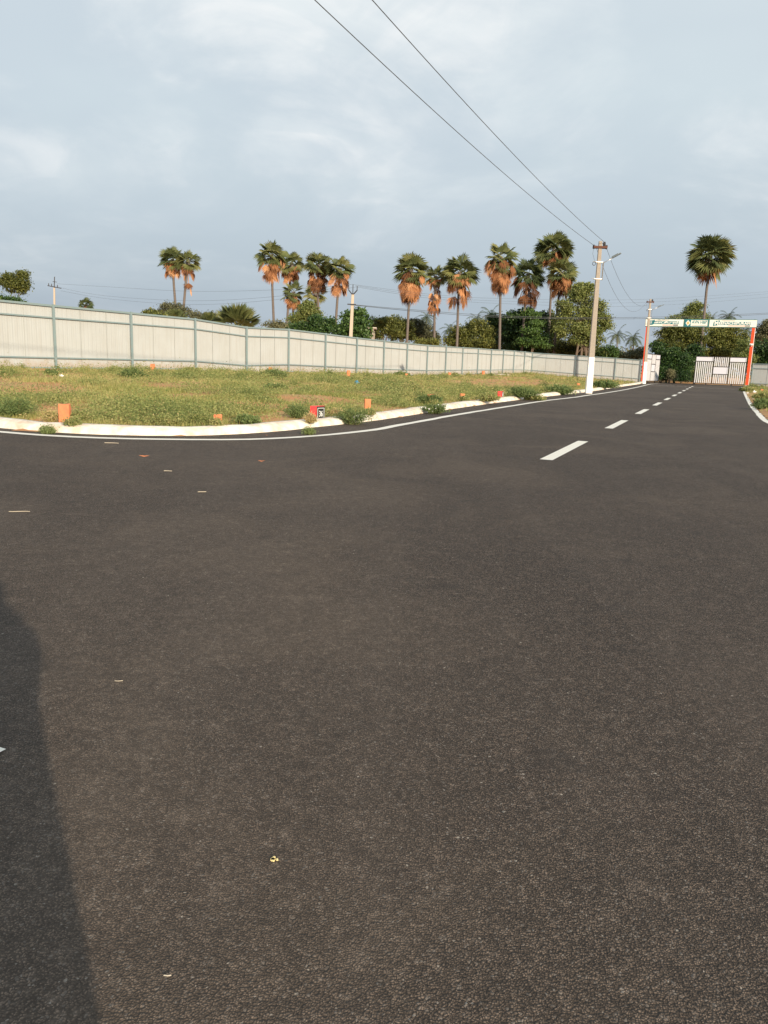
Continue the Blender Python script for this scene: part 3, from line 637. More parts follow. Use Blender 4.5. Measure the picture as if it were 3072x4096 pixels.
wpath([(243, 1163), (440, 1196), (763, 1218), (1100, 1199), (1423, 1148)], 'lowest thin wire from the far-left pole to the Y-headed pole', GL, 95, 66)
wpath([(1411, 1138), (1602, 1163), (1776, 1182), (2000, 1194), (2406, 1200), (2700, 1192), (3120, 1163)], 'topmost of three thin wires running right from the Y-headed pole', GL, 66, 131)
wpath([(1423, 1143), (1602, 1170), (1776, 1190), (2000, 1204), (2454, 1212), (2760, 1200), (3120, 1171)], 'middle of three thin wires running right from the Y-headed pole', GL, 66, 131)
wpath([(1423, 1147), (1602, 1177), (1776, 1199), (2000, 1214), (2454, 1226), (2760, 1214), (3120, 1185)], 'lowest of three thin wires running right from the Y-headed pole', GL, 66, 131)
wpath([(1416, 1219), (1640, 1238), (1977, 1262), (2363, 1271), (2785, 1264), (3120, 1250)], 'upper of two low wires passing in front of the dark trees', GL, 66, 108, .02)
wpath([(1400, 1219), (1640, 1243), (1977, 1268), (2363, 1276), (2785, 1270), (3120, 1254)], 'lower of two low wires passing in front of the dark trees', GL, 66, 108, .02)

# ------------------------------------------------------------------ vegetation builders
def unit(v): return v/(np.linalg.norm(v, axis=-1, keepdims=True)+1e-9)
def leaves_np(rng, centres, n_per, spread, size, vmean, upbias=.5, aspect=.6):
    """leaf quads (rhombic) scattered round clump centres; returns V, F, A"""
    m = len(centres)*n_per; c = np.repeat(centres, n_per, 0)+rng.normal(0, 1, (m, 3))*np.repeat(spread, n_per, 0)
    nrm = unit(rng.normal(0, 1, (m, 3))+np.array([0, 0, upbias])); t = unit(np.cross(nrm, rng.normal(0, 1, (m, 3)))); b = np.cross(nrm, t)
    s = size*rng.uniform(.6, 1.3, (m, 1)); V = np.stack([c-t*s, c-b*s*aspect, c+t*s, c+b*s*aspect], 1).reshape(-1, 3)
    Fc = np.arange(m*4).reshape(-1, 4); A = np.clip(np.repeat(vmean, n_per)+rng.normal(0, .14, m), 0, 1); return V, Fc, np.repeat(A, 4)
def broad_tree(name, label, lobes, material, base, seed, dens=1.0, leaf=.13, clump=.34, group=None, cat='tree', stems=None, trunk_r=.16, bark=M_BARK, vshift=0.0):
    """lobes: (x,y,z,rx,ry,rz) in world coordinates; base: foot of the trunk"""
    rng = np.random.default_rng(seed); rnd = random.Random(seed); base = Vector(base); e = empty(name, base, label, cat, group)
    lo = np.array(lobes, float); sub = []
    for L_ in lo:
        sub.append(list(L_[:3])+list(L_[3:]*.62))
        for q in range(9):
            d = unit(rng.normal(0, 1, 3)); f = rng.uniform(.26, .50); sub.append(list(L_[:3]+d*L_[3:]*rng.uniform(.55, .92))+list(L_[3:]*f*np.array([1, 1, .85])))
    lo = np.array(sub, float); area = (lo[:, 3]*lo[:, 4]+lo[:, 3]*lo[:, 5]+lo[:, 4]*lo[:, 5])**1.0
    cen = []; vm = []
    for L_, ar in zip(lo, area):
        n = int(17*ar*dens/(clump/.34)**2)+5; d = unit(rng.normal(0, 1, (n, 3))); r = rng.uniform(.05, 1, (n, 1))**.38
        nz = np.array([noise.noise(Vector((q*2.2+L_[:3]*.3).tolist())) for q in d])[:, None]; r = r*(1+.42*nz)
        p = L_[:3]+d*r*L_[3:]; cen.append(p); vm.append(.5+.55*nz[:, 0]+rng.normal(0, .15, n)+vshift)
    cen = np.concatenate(cen); vm = np.concatenate(vm); keep = cen[:, 2] > base.z+.02; cen = cen[keep]; vm = vm[keep]
    # side sprigs that break the outline
    V, Fc, A = leaves_np(rng, cen, 13, np.full((len(cen), 3), clump)*np.array([1, 1, .6]), leaf, vm)
    np_mesh('crown', V-np.array(base), Fc, 4, A, material, e)
    b = MB(); stems = stems or [(0, 0)]
    for (sx, sy) in stems:
        s0 = Vector((sx, sy, -.3))
        tg = [Vector(l[:3])-base for l in lobes]; tg.sort(key=lambda q: (q-s0).length); mid = sum(tg, Vector())/len(tg); top = s0.lerp(Vector((mid.x, mid.y, mid.z)), .8)
        b.tube([s0, s0.lerp(top, .4)+Vector((rnd.uniform(-.2, .2), 0, 0)), top], [trunk_r, trunk_r*.75, trunk_r*.4], 7)
        for q in tg:
            st = s0.lerp(top, rnd.uniform(.4, .9)); b.tube([st, st.lerp(q, .5)+Vector((0, 0, .15)), q+Vector((0, 0, .3))], [trunk_r*.42, trunk_r*.28, trunk_r*.1], 5)
    b.build('trunk', bark, e, smooth=True); return e
def px_lobes(Y, spec, depth=.8):
    """spec: (u, v, ru, rv[, dY]) sighted ellipses -> world ellipsoids at distance Y"""
    out = []
    for s in spec:
        y = Y+(s[4] if len(s) > 4 else 0); p = at(s[0], s[1], y); k = 1/ppm(y); out.append((p.x, p.y, p.z, s[2]*k, s[2]*k*depth, s[3]*k))
    return out
def fan(b, P, d, n, L, spread, rnd, v, droop=.12, segs=20, stalk=None):
    """one pleated fan leaf"""
    s = n.cross(d).normalized(); da = 2*spread/segs
    for i in range(segs):
        a = -spread+da*(i+.5)+rnd.uniform(-.03, .03); l = L*(1-.22*(abs(a)/spread)**2)*rnd.uniform(.88, 1.06)
        def D(x): return d*math.cos(x)+s*math.sin(x)
        m1 = P+D(a-da*.5)*l*.6; m2 = P+D(a+da*.5)*l*.6; mid = P+D(a)*l*.62+n*.05*L; tip = P+D(a)*l-Vector((0, 0, 1))*droop*l*rnd.uniform(.5, 1.6)
        b.add([P, m1, mid, m2, tip], [(0, 1, 2), (0, 2, 3), (1, 4, 2), (2, 4, 3)], 0, min(1, max(0, v+rnd.uniform(-.12, .12))))
    if stalk is not None:
        w = s*.035; b.add([stalk-w, stalk+w, P+w*.7, P-w*.7], [(0, 1, 2, 3)], 0, min(1, v+.35))
def palmyra(label, cu, vt, vs, wpx, ub, vb, Y, seed, ngreen=34, ndead=20, vg=.45, vd=.55, skirt_w=.72, low=1.7, group='tall fan palms behind the fence', gap=0.0, zb=.45, tr=.19):
    rnd = random.Random(seed); k = 1/ppm(Y); Rr = wpx/2*k*1.10; ngreen = int(ngreen*.8); heart = at(cu, vt+wpx*.5*1.0, Y); sk_len = max(0.1, (vs-(vt+wpx*.49))*k)
    bx = at(ub, vb, Y); base = Vector((bx.x-(heart.x-bx.x)*.25, Y, zb)); e = empty('fan_palm', base, label, 'palm tree', group)
    hl = heart-base; b = MB()
    mid = Vector((bx.x, Y, bx.z))-base
    pts = [Vector((0, 0, -.3)), mid*.6+Vector((.03, 0, 0)), mid, mid.lerp(hl, .5)+Vector((-.04, 0, 0)), hl+Vector((0, 0, .1))]
    b.tube(pts, [tr*1.25, tr*1.05, tr, tr*.92, tr*.9], 9); b.build('trunk', M_TRUNK, e, smooth=True)
    # boot of old stalks
    b = MB(); LB = Rr*.64
    for i in range(ngreen):
        t = (i+.5)/ngreen; el = math.asin(max(-1, 1-low*t))     # from upright to drooping
        az = i*2.39996+rnd.uniform(-.3, .3); el += rnd.uniform(-.12, .12)
        d = Vector((math.cos(az)*math.cos(el), math.sin(az)*math.cos(el), math.sin(el)))
        pl = Rr*rnd.uniform(.36, .56); P = hl+d*pl+Vector((0, 0, .06))
        side = d.cross(Vector((0, 0, 1))); side = side.normalized() if side.length > .1 else Vector((1, 0, 0))
        nn = side.cross(d).normalized(); nn = (nn+side*rnd.uniform(-.9, .9)+d*.15).normalized(); nn = (nn-d*nn.dot(d)).normalized()
        dd = (d-Vector((0, 0, 1))*.15*(1-abs(d.z))).normalized(); nn = (nn-dd*nn.dot(dd)).normalized()
        fan(b, P, dd, nn, LB*rnd.uniform(.85, 1.1), R(rnd.uniform(95, 125)), rnd, min(1, max(0, vg+.1+rnd.uniform(-.34, .34))), .13, 19, hl+Vector((0, 0, -.1)))
    b.build('crown', M_FAN, e)
    if ndead:
        b = MB(); ndead = int(ndead*.82)
        for i in range(ndead):
            t = rnd.random()**.85; az = i*2.39996+rnd.uniform(-.4, .4); hh = -.05*Rr-t*max(0, sk_len-LB*.9); rad = Rr*skirt_w*(1-.5*t)*rnd.uniform(.3, .95)
            P = hl+Vector((math.cos(az)*rad, math.sin(az)*rad, hh)); out = Vector((math.cos(az), math.sin(az), 0)); d = (out*rnd.uniform(.05, .45)-Vector((0, 0, 1))).normalized()
            nn = (out+Vector((0, 0, .2))+out.cross(Vector((0, 0, 1)))*rnd.uniform(-.6, .6)).normalized(); nn = (nn-d*nn.dot(d)).normalized()
            fan(b, P, d, nn, LB*rnd.uniform(.8, 1.08), R(rnd.uniform(50, 85)), rnd, min(1, max(0, vd-.08+rnd.uniform(-.45, .4))), .10, 15, hl+Vector((0, 0, hh*.6)))
        b.build('dead_fronds', M_DEAD, e)
    b = MB(); n0 = hl+Vector((0, 0, -sk_len*.25-.25)); b.tube([n0, n0+Vector((0, 0, .5)), hl+Vector((0, 0, .25))], [tr*1.2, tr*2.1, tr*1.3], 8); b.build('frond_bases', M_TRUNK, e)
    return e
def coconut(label, cu, cv, rpx, ub, vb, Y, seed, n=17, vshift=0, group='small distant coconut palms'):
    rnd = random.Random(seed); k = 1/ppm(Y); Rr = rpx*k; hd = at(cu, cv, Y); base = Vector((at(ub, vb, Y).x, Y, .3)); e = empty('coconut_palm', base, label, 'palm tree', group); hl = hd-base
    b = MB(); b.tube([Vector((0, 0, -.3)), hl*.5+Vector((.15, 0, 0)), hl], [.2, .16, .13], 7); b.build('trunk', M_TRUNK, e, smooth=True); b = MB()
    for i in range(n):
        az = i*2.39996+rnd.uniform(-.2, .2); el = R(78)-R(105)*(i/n)**.8; L = Rr*1.22*rnd.uniform(.85, 1.1); o_ = Vector((math.cos(az), math.sin(az), 0)); p = hl.copy(); sgm = 11; d = o_*math.cos(el)+Vector((0, 0, math.sin(el))); prev = p.copy()
        v = .5+rnd.uniform(-.3, .3)+vshift
        for j in range(sgm):
            d = (d-Vector((0, 0, 1))*.13*(1+j*.06)).normalized(); q = prev+d*L/sgm; s = d.cross(Vector((0, 0, 1))); s = s.normalized() if s.length > .05 else Vector((1, 0, 0)); wl = L*.30*math.sin(math.pi*min(1, (j+1.2)/(sgm+1.0)))**.6
            for sg in (-1, 1):
                for h_ in (0, .5):
                    r0 = prev.lerp(q, h_); tipp = r0+s*sg*wl*.85+d*wl*.45-Vector((0, 0, 1))*wl*rnd.uniform(.25, .6); wd = d*L/sgm*.36
                    b.add([r0, r0+wd, tipp], [(0, 1, 2)], 0, min(1, max(0, v+rnd.uniform(-.12, .12))))
            prev = q
    b.build('crown', M_COCO, e); return e
def fan_shrub(label, cu, vbase, wpx, hpx, Y, seed, n=26, group=None):
    rnd = random.Random(seed); k = 1/ppm(Y); g = at(cu, vbase, Y); base = Vector((g.x, Y, g.z-.6)); e = empty('fan_palm_shrub', base, label, 'palm shrub', group); b = MB(); Rr = wpx/2*k; Hh = hpx*k
    for i in range(n):
        az = i*2.39996; t = (i+.5)/n; el = R(80)-R(72)*t; d = Vector((math.cos(az)*math.cos(el)*Rr, math.sin(az)*math.cos(el)*Rr*.8, math.sin(el)*Hh+.2)); P = Vector((0, 0, .5))+d*.45; dn = d.normalized()
        sd = dn.cross(Vector((0, 0, 1))).normalized(); nn = (sd.cross(dn)+sd*rnd.uniform(-.5, .5)).normalized(); nn = (nn-dn*nn.dot(dn)).normalized()
        fan(b, P, dn, nn, d.length*.58*rnd.uniform(.9, 1.1), R(rnd.uniform(60, 88)), rnd, .5+rnd.uniform(-.3, .35), .03, 22, Vector((0, 0, .1)))
    b.build('crown', M_FAN, e); return e

# ------------------------------------------------------------------ fan palms
palmyra('leftmost tall fan palm of the two behind the fence, darker trunk and little dead skirt', 690, 994, 1112, 98, 702, 1225, 122, 1, 32, 12, .35, .7, .8)
palmyra('second tall fan palm from the left with long orange dead skirt, overlapping its darker neighbour', 752, 1003, 1170, 92, 735, 1225, 120, 2, 30, 15, .5, .62, .5)
palmyra('tallest palm of the left-centre cluster with full green crown over dead skirt', 1086, 968, 1130, 114, 1095, 1290, 118, 3, 34, 27, .42, .62)
palmyra('fan palm with a thin green crown right behind the tallest of the left-centre cluster', 1166, 1008, 1132, 98, 1149, 1280, 124, 4, 28, 22, .42, .6)
palmyra('short fan palm with mostly dead fronds below the left-centre cluster', 1174, 1128, 1246, 92, 1173, 1292, 116, 5, 20, 24, .5, .55, .8)
palmyra('fan palm left of the pair before the Y-headed pole, long brown skirt', 1272, 1012, 1172, 106, 1273, 1250, 117, 6, 32, 33, .48, .5)
palmyra('low green fan palm peeking out behind the skirt of a taller palm', 1262, 1133, 1200, 92, 1264, 1250, 130, 7, 24, 0, .6)
palmyra('fan palm just left of the Y-headed pole with a hanging orange skirt', 1360, 1028, 1186, 104, 1341, 1320, 114, 8, 32, 33, .4, .62)
palmyra('leaning fan palm, first right of the Y-headed pole, wide crown and brown skirt', 1645, 1019, 1212, 134, 1628, 1360, 112, 9, 36, 36, .45, .5)
palmyra('slender fan palm squeezed between two wider palms right of centre', 1742, 1066, 1252, 88, 1737, 1370, 118, 10, 26, 33, .5, .62, .6)
palmyra('fan palm with drooping green side fronds and bright orange skirt above the shadowed bushes', 1838, 1026, 1226, 136, 1830, 1315, 116, 11, 38, 33, .42, .62)
palmyra('fan palm with the largest orange dead skirt, left of the dark trees', 2006, 974, 1170, 126, 1999, 1350, 114, 12, 30, 51, .5, .62, .85)
palmyra('dark fan palm with brown skirt above the dark tree mass', 2112, 1038, 1220, 128, 2098, 1240, 120, 13, 36, 24, .18, .2, .9)
palmyra('tallest fan palm of the right cluster with dense round crown', 2216, 932, 1078, 138, 2199, 1260, 124, 14, 46, 12, .38, .45)
palmyra('fan palm tucked below the tallest one, next to the light green tree', 2246, 1034, 1190, 122, 2229, 1250, 118, 15, 34, 27, .55, .62)
palmyra('lone fan palm with big round crown rising behind the gate sign', 2841, 948, 1135, 160, 2812, 1310, 112, 16, 62, 9, .45, .75, .5, low=1.9, group=None)
palmyra('tiny distant fan palm just showing above the fence near the left edge', 343, 1194, 1245, 56, 343, 1260, 150, 17, 30, 6, .15, .3, group=None)
fan_shrub('large stemless fan palm shrub with spiky leaves rising over the fence', 950, 1310, 215, 92, 74, 21, 34)
fan_shrub('smaller stemless fan palm shrub below the leftmost pair of palms', 706, 1286, 120, 50, 70, 22, 22)
fan_shrub('small fan palm shrub just left of the large spiky one', 838, 1296, 90, 48, 76, 23, 18)

coconut('coconut palm with drooping fronds between two fan palm trunks', 1706, 1268, 40, 1704, 1370, 215, 31)
coconut('lowest coconut palm leaning left beside the olive bushes', 1800, 1318, 42, 1812, 1380, 220, 32)
coconut('coconut palm above the left half of the olive bushes', 1906, 1276, 38, 1908, 1380, 225, 33)
coconut('coconut palm just left of the dark trees', 1964, 1262, 48, 1964, 1380, 200, 34, 20)
coconut('tiny coconut palm between the fan palm trunk and the olive bushes', 1850, 1308, 18, 1850, 1380, 330, 35, 13)
coconut('coconut palm with pale trunk just right of the nearest pole', 2469, 1340, 42, 2467, 1430, 175, 36, 18, .15)
coconut('coconut palm with dark hanging fronds beside the gate pole', 2533, 1352, 42, 2536, 1430, 175, 37, 20, -.1)
coconut('coconut palm peeking over the sign beam just right of the lone palm trunk', 2842, 1283, 40, 2845, 1400, 150, 38, 18)
coconut('wind-blown coconut palm over the right half of the sign beam', 2915, 1268, 44, 2915, 1400, 150, 39, 22)
coconut('low coconut palm showing just above the right end of the sign beam', 2985, 1320, 42, 2985, 1420, 150, 40, 16)

# ------------------------------------------------------------------ broadleaf trees and shrubs
def bt(name, label, Y, spec, m_, seed, base_u, dens=1.0, leaf=.13, clump=.34, group='trees and bushes behind the fence', cat='tree', depth=.8, zb=.45, stems=None, tr=.16, vshift=0.0):
    lob = px_lobes(Y, spec, depth); base = (at(base_u, 1400, Y).x, Y, zb); return broad_tree(name, label, lob, m_, base, seed, dens, leaf, clump, group, cat, stems, tr, M_BARK, vshift)
bt('broadleaf_tree', 'small round-crowned tree standing alone behind the fence at the left edge', 90, [(50, 1118, 34, 24), (82, 1125, 34, 30), (60, 1140, 45, 26), (28, 1130, 26, 18), (85, 1150, 22, 22), (88, 1100, 18, 14)], M_L_MID, 51, 62, .9, .11, .28, None, tr=.1, vshift=-.15)
bt('shrub', 'low dark bush at the foot of the lone tree on the left', 86, [(20, 1205, 38, 16), (62, 1208, 28, 14), (-10, 1205, 30, 18)], M_L_DARK, 52, 30, .9, .12, .28, cat='shrub', vshift=.1)
bt('shrub', 'small rounded bush just above the fence, left of the leftmost palm pair', 64, [(605, 1258, 26, 16), (630, 1266, 30, 14)], M_L_MID, 53, 612, 1, .09, .2, cat='shrub')
bt('broadleaf_tree', 'thin grey-green tree around the trunks of the leftmost palm pair', 92, [(668, 1232, 26, 20), (700, 1230, 24, 20), (735, 1245, 26, 16), (650, 1250, 20, 16)], M_L_GREY, 54, 690, .45, .10, .3, vshift=-.1)
bt('shrub', 'pale wispy bush between the leftmost palms and the spiky palm shrub', 80, [(780, 1264, 32, 16), (820, 1272, 30, 16), (850, 1268, 20, 14)], M_L_GREY, 55, 800, .5, .09, .25, cat='shrub')
bt('shrub', 'dry sparse bush right of the spiky palm shrub', 84, [(1085, 1305, 36, 14), (1120, 1302, 26, 16)], M_L_GREY, 56, 1095, .45, .09, .25, cat='shrub', vshift=.1)
bt('broadleaf_tree', 'light green feathery tree behind the short palm with dead fronds', 112, [(1225, 1240, 36, 28), (1200, 1275, 44, 32), (1250, 1265, 36, 34), (1185, 1300, 34, 24), (1236, 1222, 18, 14)], M_L_LIGHT, 57, 1222, .8, .13, .32)
bt('shrub', 'dense dark green bush below the feathery light tree', 88, [(1275, 1290, 46, 34), (1240, 1305, 40, 26), (1315, 1302, 30, 26), (1180, 1312, 46, 16), (1290, 1325, 54, 24)], M_L_DARK, 58, 1278, 1.1, .12, .28, cat='shrub', vshift=.15)
bt('broadleaf_tree', 'bushy dark green tree standing right behind the Y-headed pole', 73, [(1420, 1272, 40, 30), (1400, 1300, 42, 34), (1450, 1298, 38, 34), (1435, 1330, 56, 26), (1360, 1330, 36, 22), (1435, 1252, 18, 10)], M_L_DARK, 59, 1425, 1.05, .13, .28, vshift=.3)
bt('broadleaf_tree', 'olive tree in the low tree row, right of the Y-headed pole', 122, [(1520, 1300, 38, 28), (1500, 1330, 40, 30), (1555, 1315, 42, 34), (1532, 1282, 16, 12), (1575, 1290, 24, 26)], M_L_MID, 60, 1530, 1, .14, .34, vshift=-0.03)
bt('broadleaf_tree', 'olive tree in the low row just left of the leaning palm trunk', 125, [(1600, 1300, 36, 32), (1625, 1325, 36, 36), (1590, 1340, 40, 26)], M_L_MID, 61, 1605, 1, .14, .34, vshift=-0.08)
bt('broadleaf_tree', 'grey-olive tree in the low row right of the leaning palm trunk', 128, [(1670, 1312, 34, 30), (1705, 1330, 36, 30), (1660, 1345, 40, 26), (1730, 1350, 26, 22), (1655, 1292, 20, 16)], M_L_GREY, 62, 1685, 1, .14, .34, vshift=-0.18)
bt('shrub', 'yellowish low bush at the fence foot line between two palm trunks', 100, [(1700, 1370, 30, 12), (1735, 1368, 24, 12)], M_L_MID, 63, 1710, .9, .10, .24, cat='shrub', vshift=.3)
bt('broadleaf_tree', 'rounded olive tree in front of the coconut palms', 122, [(1850, 1340, 50, 40), (1905, 1325, 46, 40), (1820, 1365, 36, 30), (1950, 1350, 34, 44), (1885, 1370, 80, 30)], M_L_MID, 64, 1885, 1.05, .15, .36, vshift=0.05)
bt('broadleaf_tree', 'dark tree behind the trunk of the palm with the largest skirt', 130, [(1985, 1310, 40, 50), (2020, 1290, 40, 46), (1975, 1360, 50, 44), (2030, 1350, 50, 60)], M_L_DARK, 65, 2000, 1.0, .16, .36)
bt('broadleaf_tree', 'large dark green tree forming the left half of the tree mass', 122, [(2060, 1270, 42, 30), (2100, 1258, 48, 28), (2060, 1330, 50, 50), (2110, 1340, 60, 60), (2150, 1290, 44, 44), (2050, 1390, 56, 34), (2140, 1390, 60, 40)], M_L_DARK, 66, 2085, 1.15, .16, .38, tr=.25, vshift=-.08)
bt('broadleaf_tree', 'brighter green layered tree in front of the dark tree mass', 116, [(2130, 1262, 36, 16), (2140, 1294, 34, 12), (2120, 1325, 50, 13), (2150, 1352, 40, 12), (2095, 1368, 44, 11), (2160, 1378, 40, 12)], M_L_DARK, 67, 2130, 1.1, .15, .3, vshift=.45)
bt('broadleaf_tree', 'dark olive tree between the layered tree and the light green one', 126, [(2195, 1280, 34, 30), (2215, 1330, 40, 46), (2190, 1390, 44, 40), (2240, 1400, 50, 34)], M_L_MID, 68, 2205, 1.0, .15, .36, vshift=-.38)
bt('broadleaf_tree', 'big light green tree with open crown beside the nearest pole', 114, [(2300, 1185, 46, 40), (2340, 1165, 30, 26), (2262, 1225, 42, 40), (2340, 1215, 56, 46), (2380, 1250, 44, 46), (2300, 1270, 60, 50), (2395, 1300, 40, 50), (2330, 1330, 64, 50), (2260, 1310, 44, 44), (2375, 1350, 44, 40), (2425, 1290, 24, 34), (2318, 1148, 12, 10), (2352, 1146, 12, 12)], M_L_LIGHT, 69, 2322, .72, .14, .34, tr=.25, stems=[(-1.0, 0), (.3, .2), (1.2, 0)], vshift=.12)
bt('shrub', 'dark undergrowth below the light green tree beside the nearest pole', 118, [(2260, 1395, 60, 30), (2320, 1400, 56, 26), (2380, 1402, 44, 26)], M_L_MID, 70, 2300, 1, .14, .34, cat='shrub', vshift=-.3)
bt('shrub', 'rounded green bush above the back fence, right of the nearest pole', 118, [(2420, 1412, 36, 28), (2445, 1405, 30, 26), (2395, 1420, 30, 22)], M_L_DARK, 71, 2428, 1, .13, .3, cat='shrub', vshift=.3)
bt('shrub', 'grey-green bush above the back fence near the gate pole', 122, [(2500, 1425, 36, 14), (2535, 1420, 30, 18), (2562, 1412, 18, 22)], M_L_GREY, 72, 2515, .9, .12, .3, cat='shrub', vshift=-0.03)
GB = 'trees beyond the gate'
bt('broadleaf_tree', 'tall light tree whose top rises over the left part of the sign beam', 128, [(2770, 1235, 34, 34), (2745, 1270, 50, 34), (2790, 1270, 40, 40), (2705, 1290, 40, 26), (2770, 1310, 70, 44), (2690, 1330, 50, 36)], M_L_LIGHT, 73, 2755, .8, .14, .36, GB, tr=.22, vshift=0.05)
bt('broadleaf_tree', 'large olive tree seen through the gate under the sign', 113, [(2680, 1350, 46, 40), (2725, 1335, 50, 36), (2775, 1350, 56, 40), (2700, 1395, 50, 34), (2760, 1400, 50, 40), (2650, 1372, 24, 20)], M_L_MID, 74, 2715, 1.1, .14, .34, GB, zb=.3, tr=.25, vshift=-0.03)
bt('broadleaf_tree', 'dark green tree on the left of the gate opening', 107, [(2632, 1392, 26, 26), (2645, 1430, 34, 34), (2690, 1430, 44, 36), (2735, 1445, 50, 36), (2660, 1470, 40, 26), (2715, 1482, 40, 22)], M_L_DARK, 75, 2655, 1.15, .13, .3, GB, zb=.3, vshift=.05, stems=[(0, 0), (.8, .2), (1.9, 0)])
bt('broadleaf_tree', 'dark hanging tree in the middle of the gate opening', 110, [(2785, 1430, 40, 46), (2800, 1480, 32, 36), (2760, 1480, 34, 32), (2770, 1500, 28, 20)], M_L_DARK, 76, 2775, 1.1, .14, .32, GB, zb=.3, vshift=-0.08)
bt('broadleaf_tree', 'yellow-green tree behind the slatted gate leaf', 114, [(2850, 1360, 56, 40), (2905, 1350, 56, 40), (2950, 1370, 46, 40), (2860, 1410, 50, 40), (2930, 1420, 60, 40), (2885, 1330, 40, 20)], M_L_MID, 77, 2900, 1.05, .14, .34, GB, zb=.3, vshift=.1, stems=[(-.6, 0), (.7, 0)])
bt('broadleaf_tree', 'bright thin-leaved tree just left of the right orange pillar', 109, [(2975, 1400, 30, 40), (2995, 1440, 26, 34), (2950, 1440, 34, 30)], M_L_LIGHT, 78, 2972, .8, .12, .3, GB, zb=.3, vshift=-.1)
bt('broadleaf_tree', 'grey-green tree right of the gate at the photo edge', 122, [(3060, 1320, 36, 34), (3085, 1350, 50, 50), (3040, 1350, 22, 26)], M_L_GREY, 79, 3070, .9, .14, .34, GB)
bt('broadleaf_tree', 'dark tree behind the fence section at the right edge', 112, [(3040, 1400, 30, 40), (3075, 1400, 40, 60), (3100, 1440, 40, 40), (3035, 1440, 24, 28)], M_L_DARK, 80, 3062, 1.0, .14, .34, GB, vshift=-.05)
SC = 'scrub in the gate opening'
bt('shrub', 'dark scrub at the foot of the tree left in the gate opening', 104, [(2648, 1500, 22, 16), (2668, 1506, 18, 12), (2640, 1485, 14, 16)], M_L_DARK, 91, 2655, 1, .11, .24, SC, 'shrub', zb=.1, vshift=.1)
bt('shrub', 'dry pale scrub heap left of centre in the gate opening', 103, [(2690, 1504, 16, 12), (2682, 1490, 10, 9)], M_L_GREY, 92, 2688, .6, .09, .2, SC, 'shrub', zb=.1, vshift=.35)
bt('shrub', 'low dark scrub right of centre in the gate opening', 105, [(2722, 1508, 26, 13), (2745, 1500, 18, 18)], M_L_DARK, 93, 2730, 1, .11, .24, SC, 'shrub', zb=.1, vshift=-.1)
bt('shrub', 'yellowish bush next to the slatted gate leaf', 100, [(2786, 1500, 10, 20), (2792, 1482, 8, 14)], M_L_LIGHT, 94, 2788, .9, .09, .2, SC, 'shrub', zb=.1, vshift=.3)
# trees far behind that close the gaps under the crowns
def far_wood():
    rng = np.random.default_rng(5); cen = []; 
    for i in range(2600):
        x = rng.uniform(-150, 190); y = rng.uniform(250, 300); cen.append((x, y, rng.uniform(.5, 6.5+1.5*math.sin(x*.11)+math.sin(x*.37)) if x < 24 or x > 110 else rng.uniform(.5, 8)))
    cen = np.array(cen); V, Fc, A = leaves_np(rng, cen, 9, np.full((len(cen), 3), 1.1), .55, rng.uniform(.2, .8, len(cen)))
    o = np_mesh('distant_wood', V, Fc, 4, A, M_L_GREY); tag(o, 'far-off low belt of trees along the horizon behind the fence', 'trees', kind='stuff')
far_wood()

# shed glimpsed between the trees
def shed():
    b0 = Vector((at(1420, 1400, 78).x, 80, .5)); e = empty('open_shed', b0, 'flat-roofed open shed half hidden behind the Y-headed pole and bush', 'shed')
    xl = at(1346, 1300, 78).x-b0.x; xr = at(1506, 1318, 78).x-b0.x; zt = at(1420, 1309, 78).z-.5
    b = MB(); b.box(((xl+xr)/2, -.5, zt), (xr-xl, 3.2, .12)); b.build('roof', mat('shed_roof', (.55, .50, .44), .8, var=(3, .5, (.35, .28, .22))), e, bevel=.01)
    for x in (xl+1.0, xr-.35, (xl+xr)/2):
        b = MB(); b.box((x, -1.8, zt/2-.1), (.16, .16, zt)); b.build('column', M_CONC, e)
    b = MB(); b.box(((xl+xr)/2, 1.0, zt/2-.1), (xr-xl-.4, .12, zt-.1)); b.build('back_wall', mat('shed_wall', (.30, .26, .22), .9), e)
shed()

# ------------------------------------------------------------------ grass and weeds
def wedge_points(rng, n, y0, y1, power):
    t = rng.uniform(0, 1, n); y = (y0**(1-power)+t*(y1**(1-power)-y0**(1-power)))**(1/(1-power)) if power != 1 else y0*(y1/y0)**t
    x = rng.uniform(-.60, .58, n)*y; return np.stack([x, y], 1)
def patch(P, s, off): return np.array([noise.fractal(Vector((p[0]*s+off, p[1]*s, off)), 1.0, 2.0, 4) for p in P])
PATCHES = [(110, 1560, 230, 20, -.9), (60, 1535, 120, 10, -.6), (470, 1575, 110, 14, -.6), (640, 1545, 130, 12, -.5), (215, 1665, 55, 24, -1.2), (700, 1600, 140, 12, -.6), (930, 1620, 110, 14, -.7), (1160, 1590, 90, 10, -.7), (1140, 1665, 60, 18, -1.2),
           (1330, 1640, 70, 16, -.5), (960, 1712, 60, 12, -1.2), (640, 1712, 260, 7, -.8), (1960, 1532, 150, 9, -1.2), (2080, 1540, 90, 7, -.8), (1470, 1590, 50, 8, -.9), (1660, 1640, 50, 14, -.5), (330, 1620, 60, 14, -.5),
           (60, 1650, 120, 34, .8), (340, 1670, 130, 26, .7), (600, 1670, 220, 30, .8), (770, 1680, 110, 28, .8), (560, 1500, 150, 14, .7), (860, 1515, 160, 14, .8), (1130, 1520, 170, 14, .8), (1420, 1540, 200, 18, .6), (1500, 1620, 160, 24, .7), (1700, 1590, 160, 22, .8), (2050, 1580, 200, 18, .9), (2250, 1560, 120, 12, .6), (1200, 1630, 90, 18, .7), (1000, 1580, 130, 16, .6)]
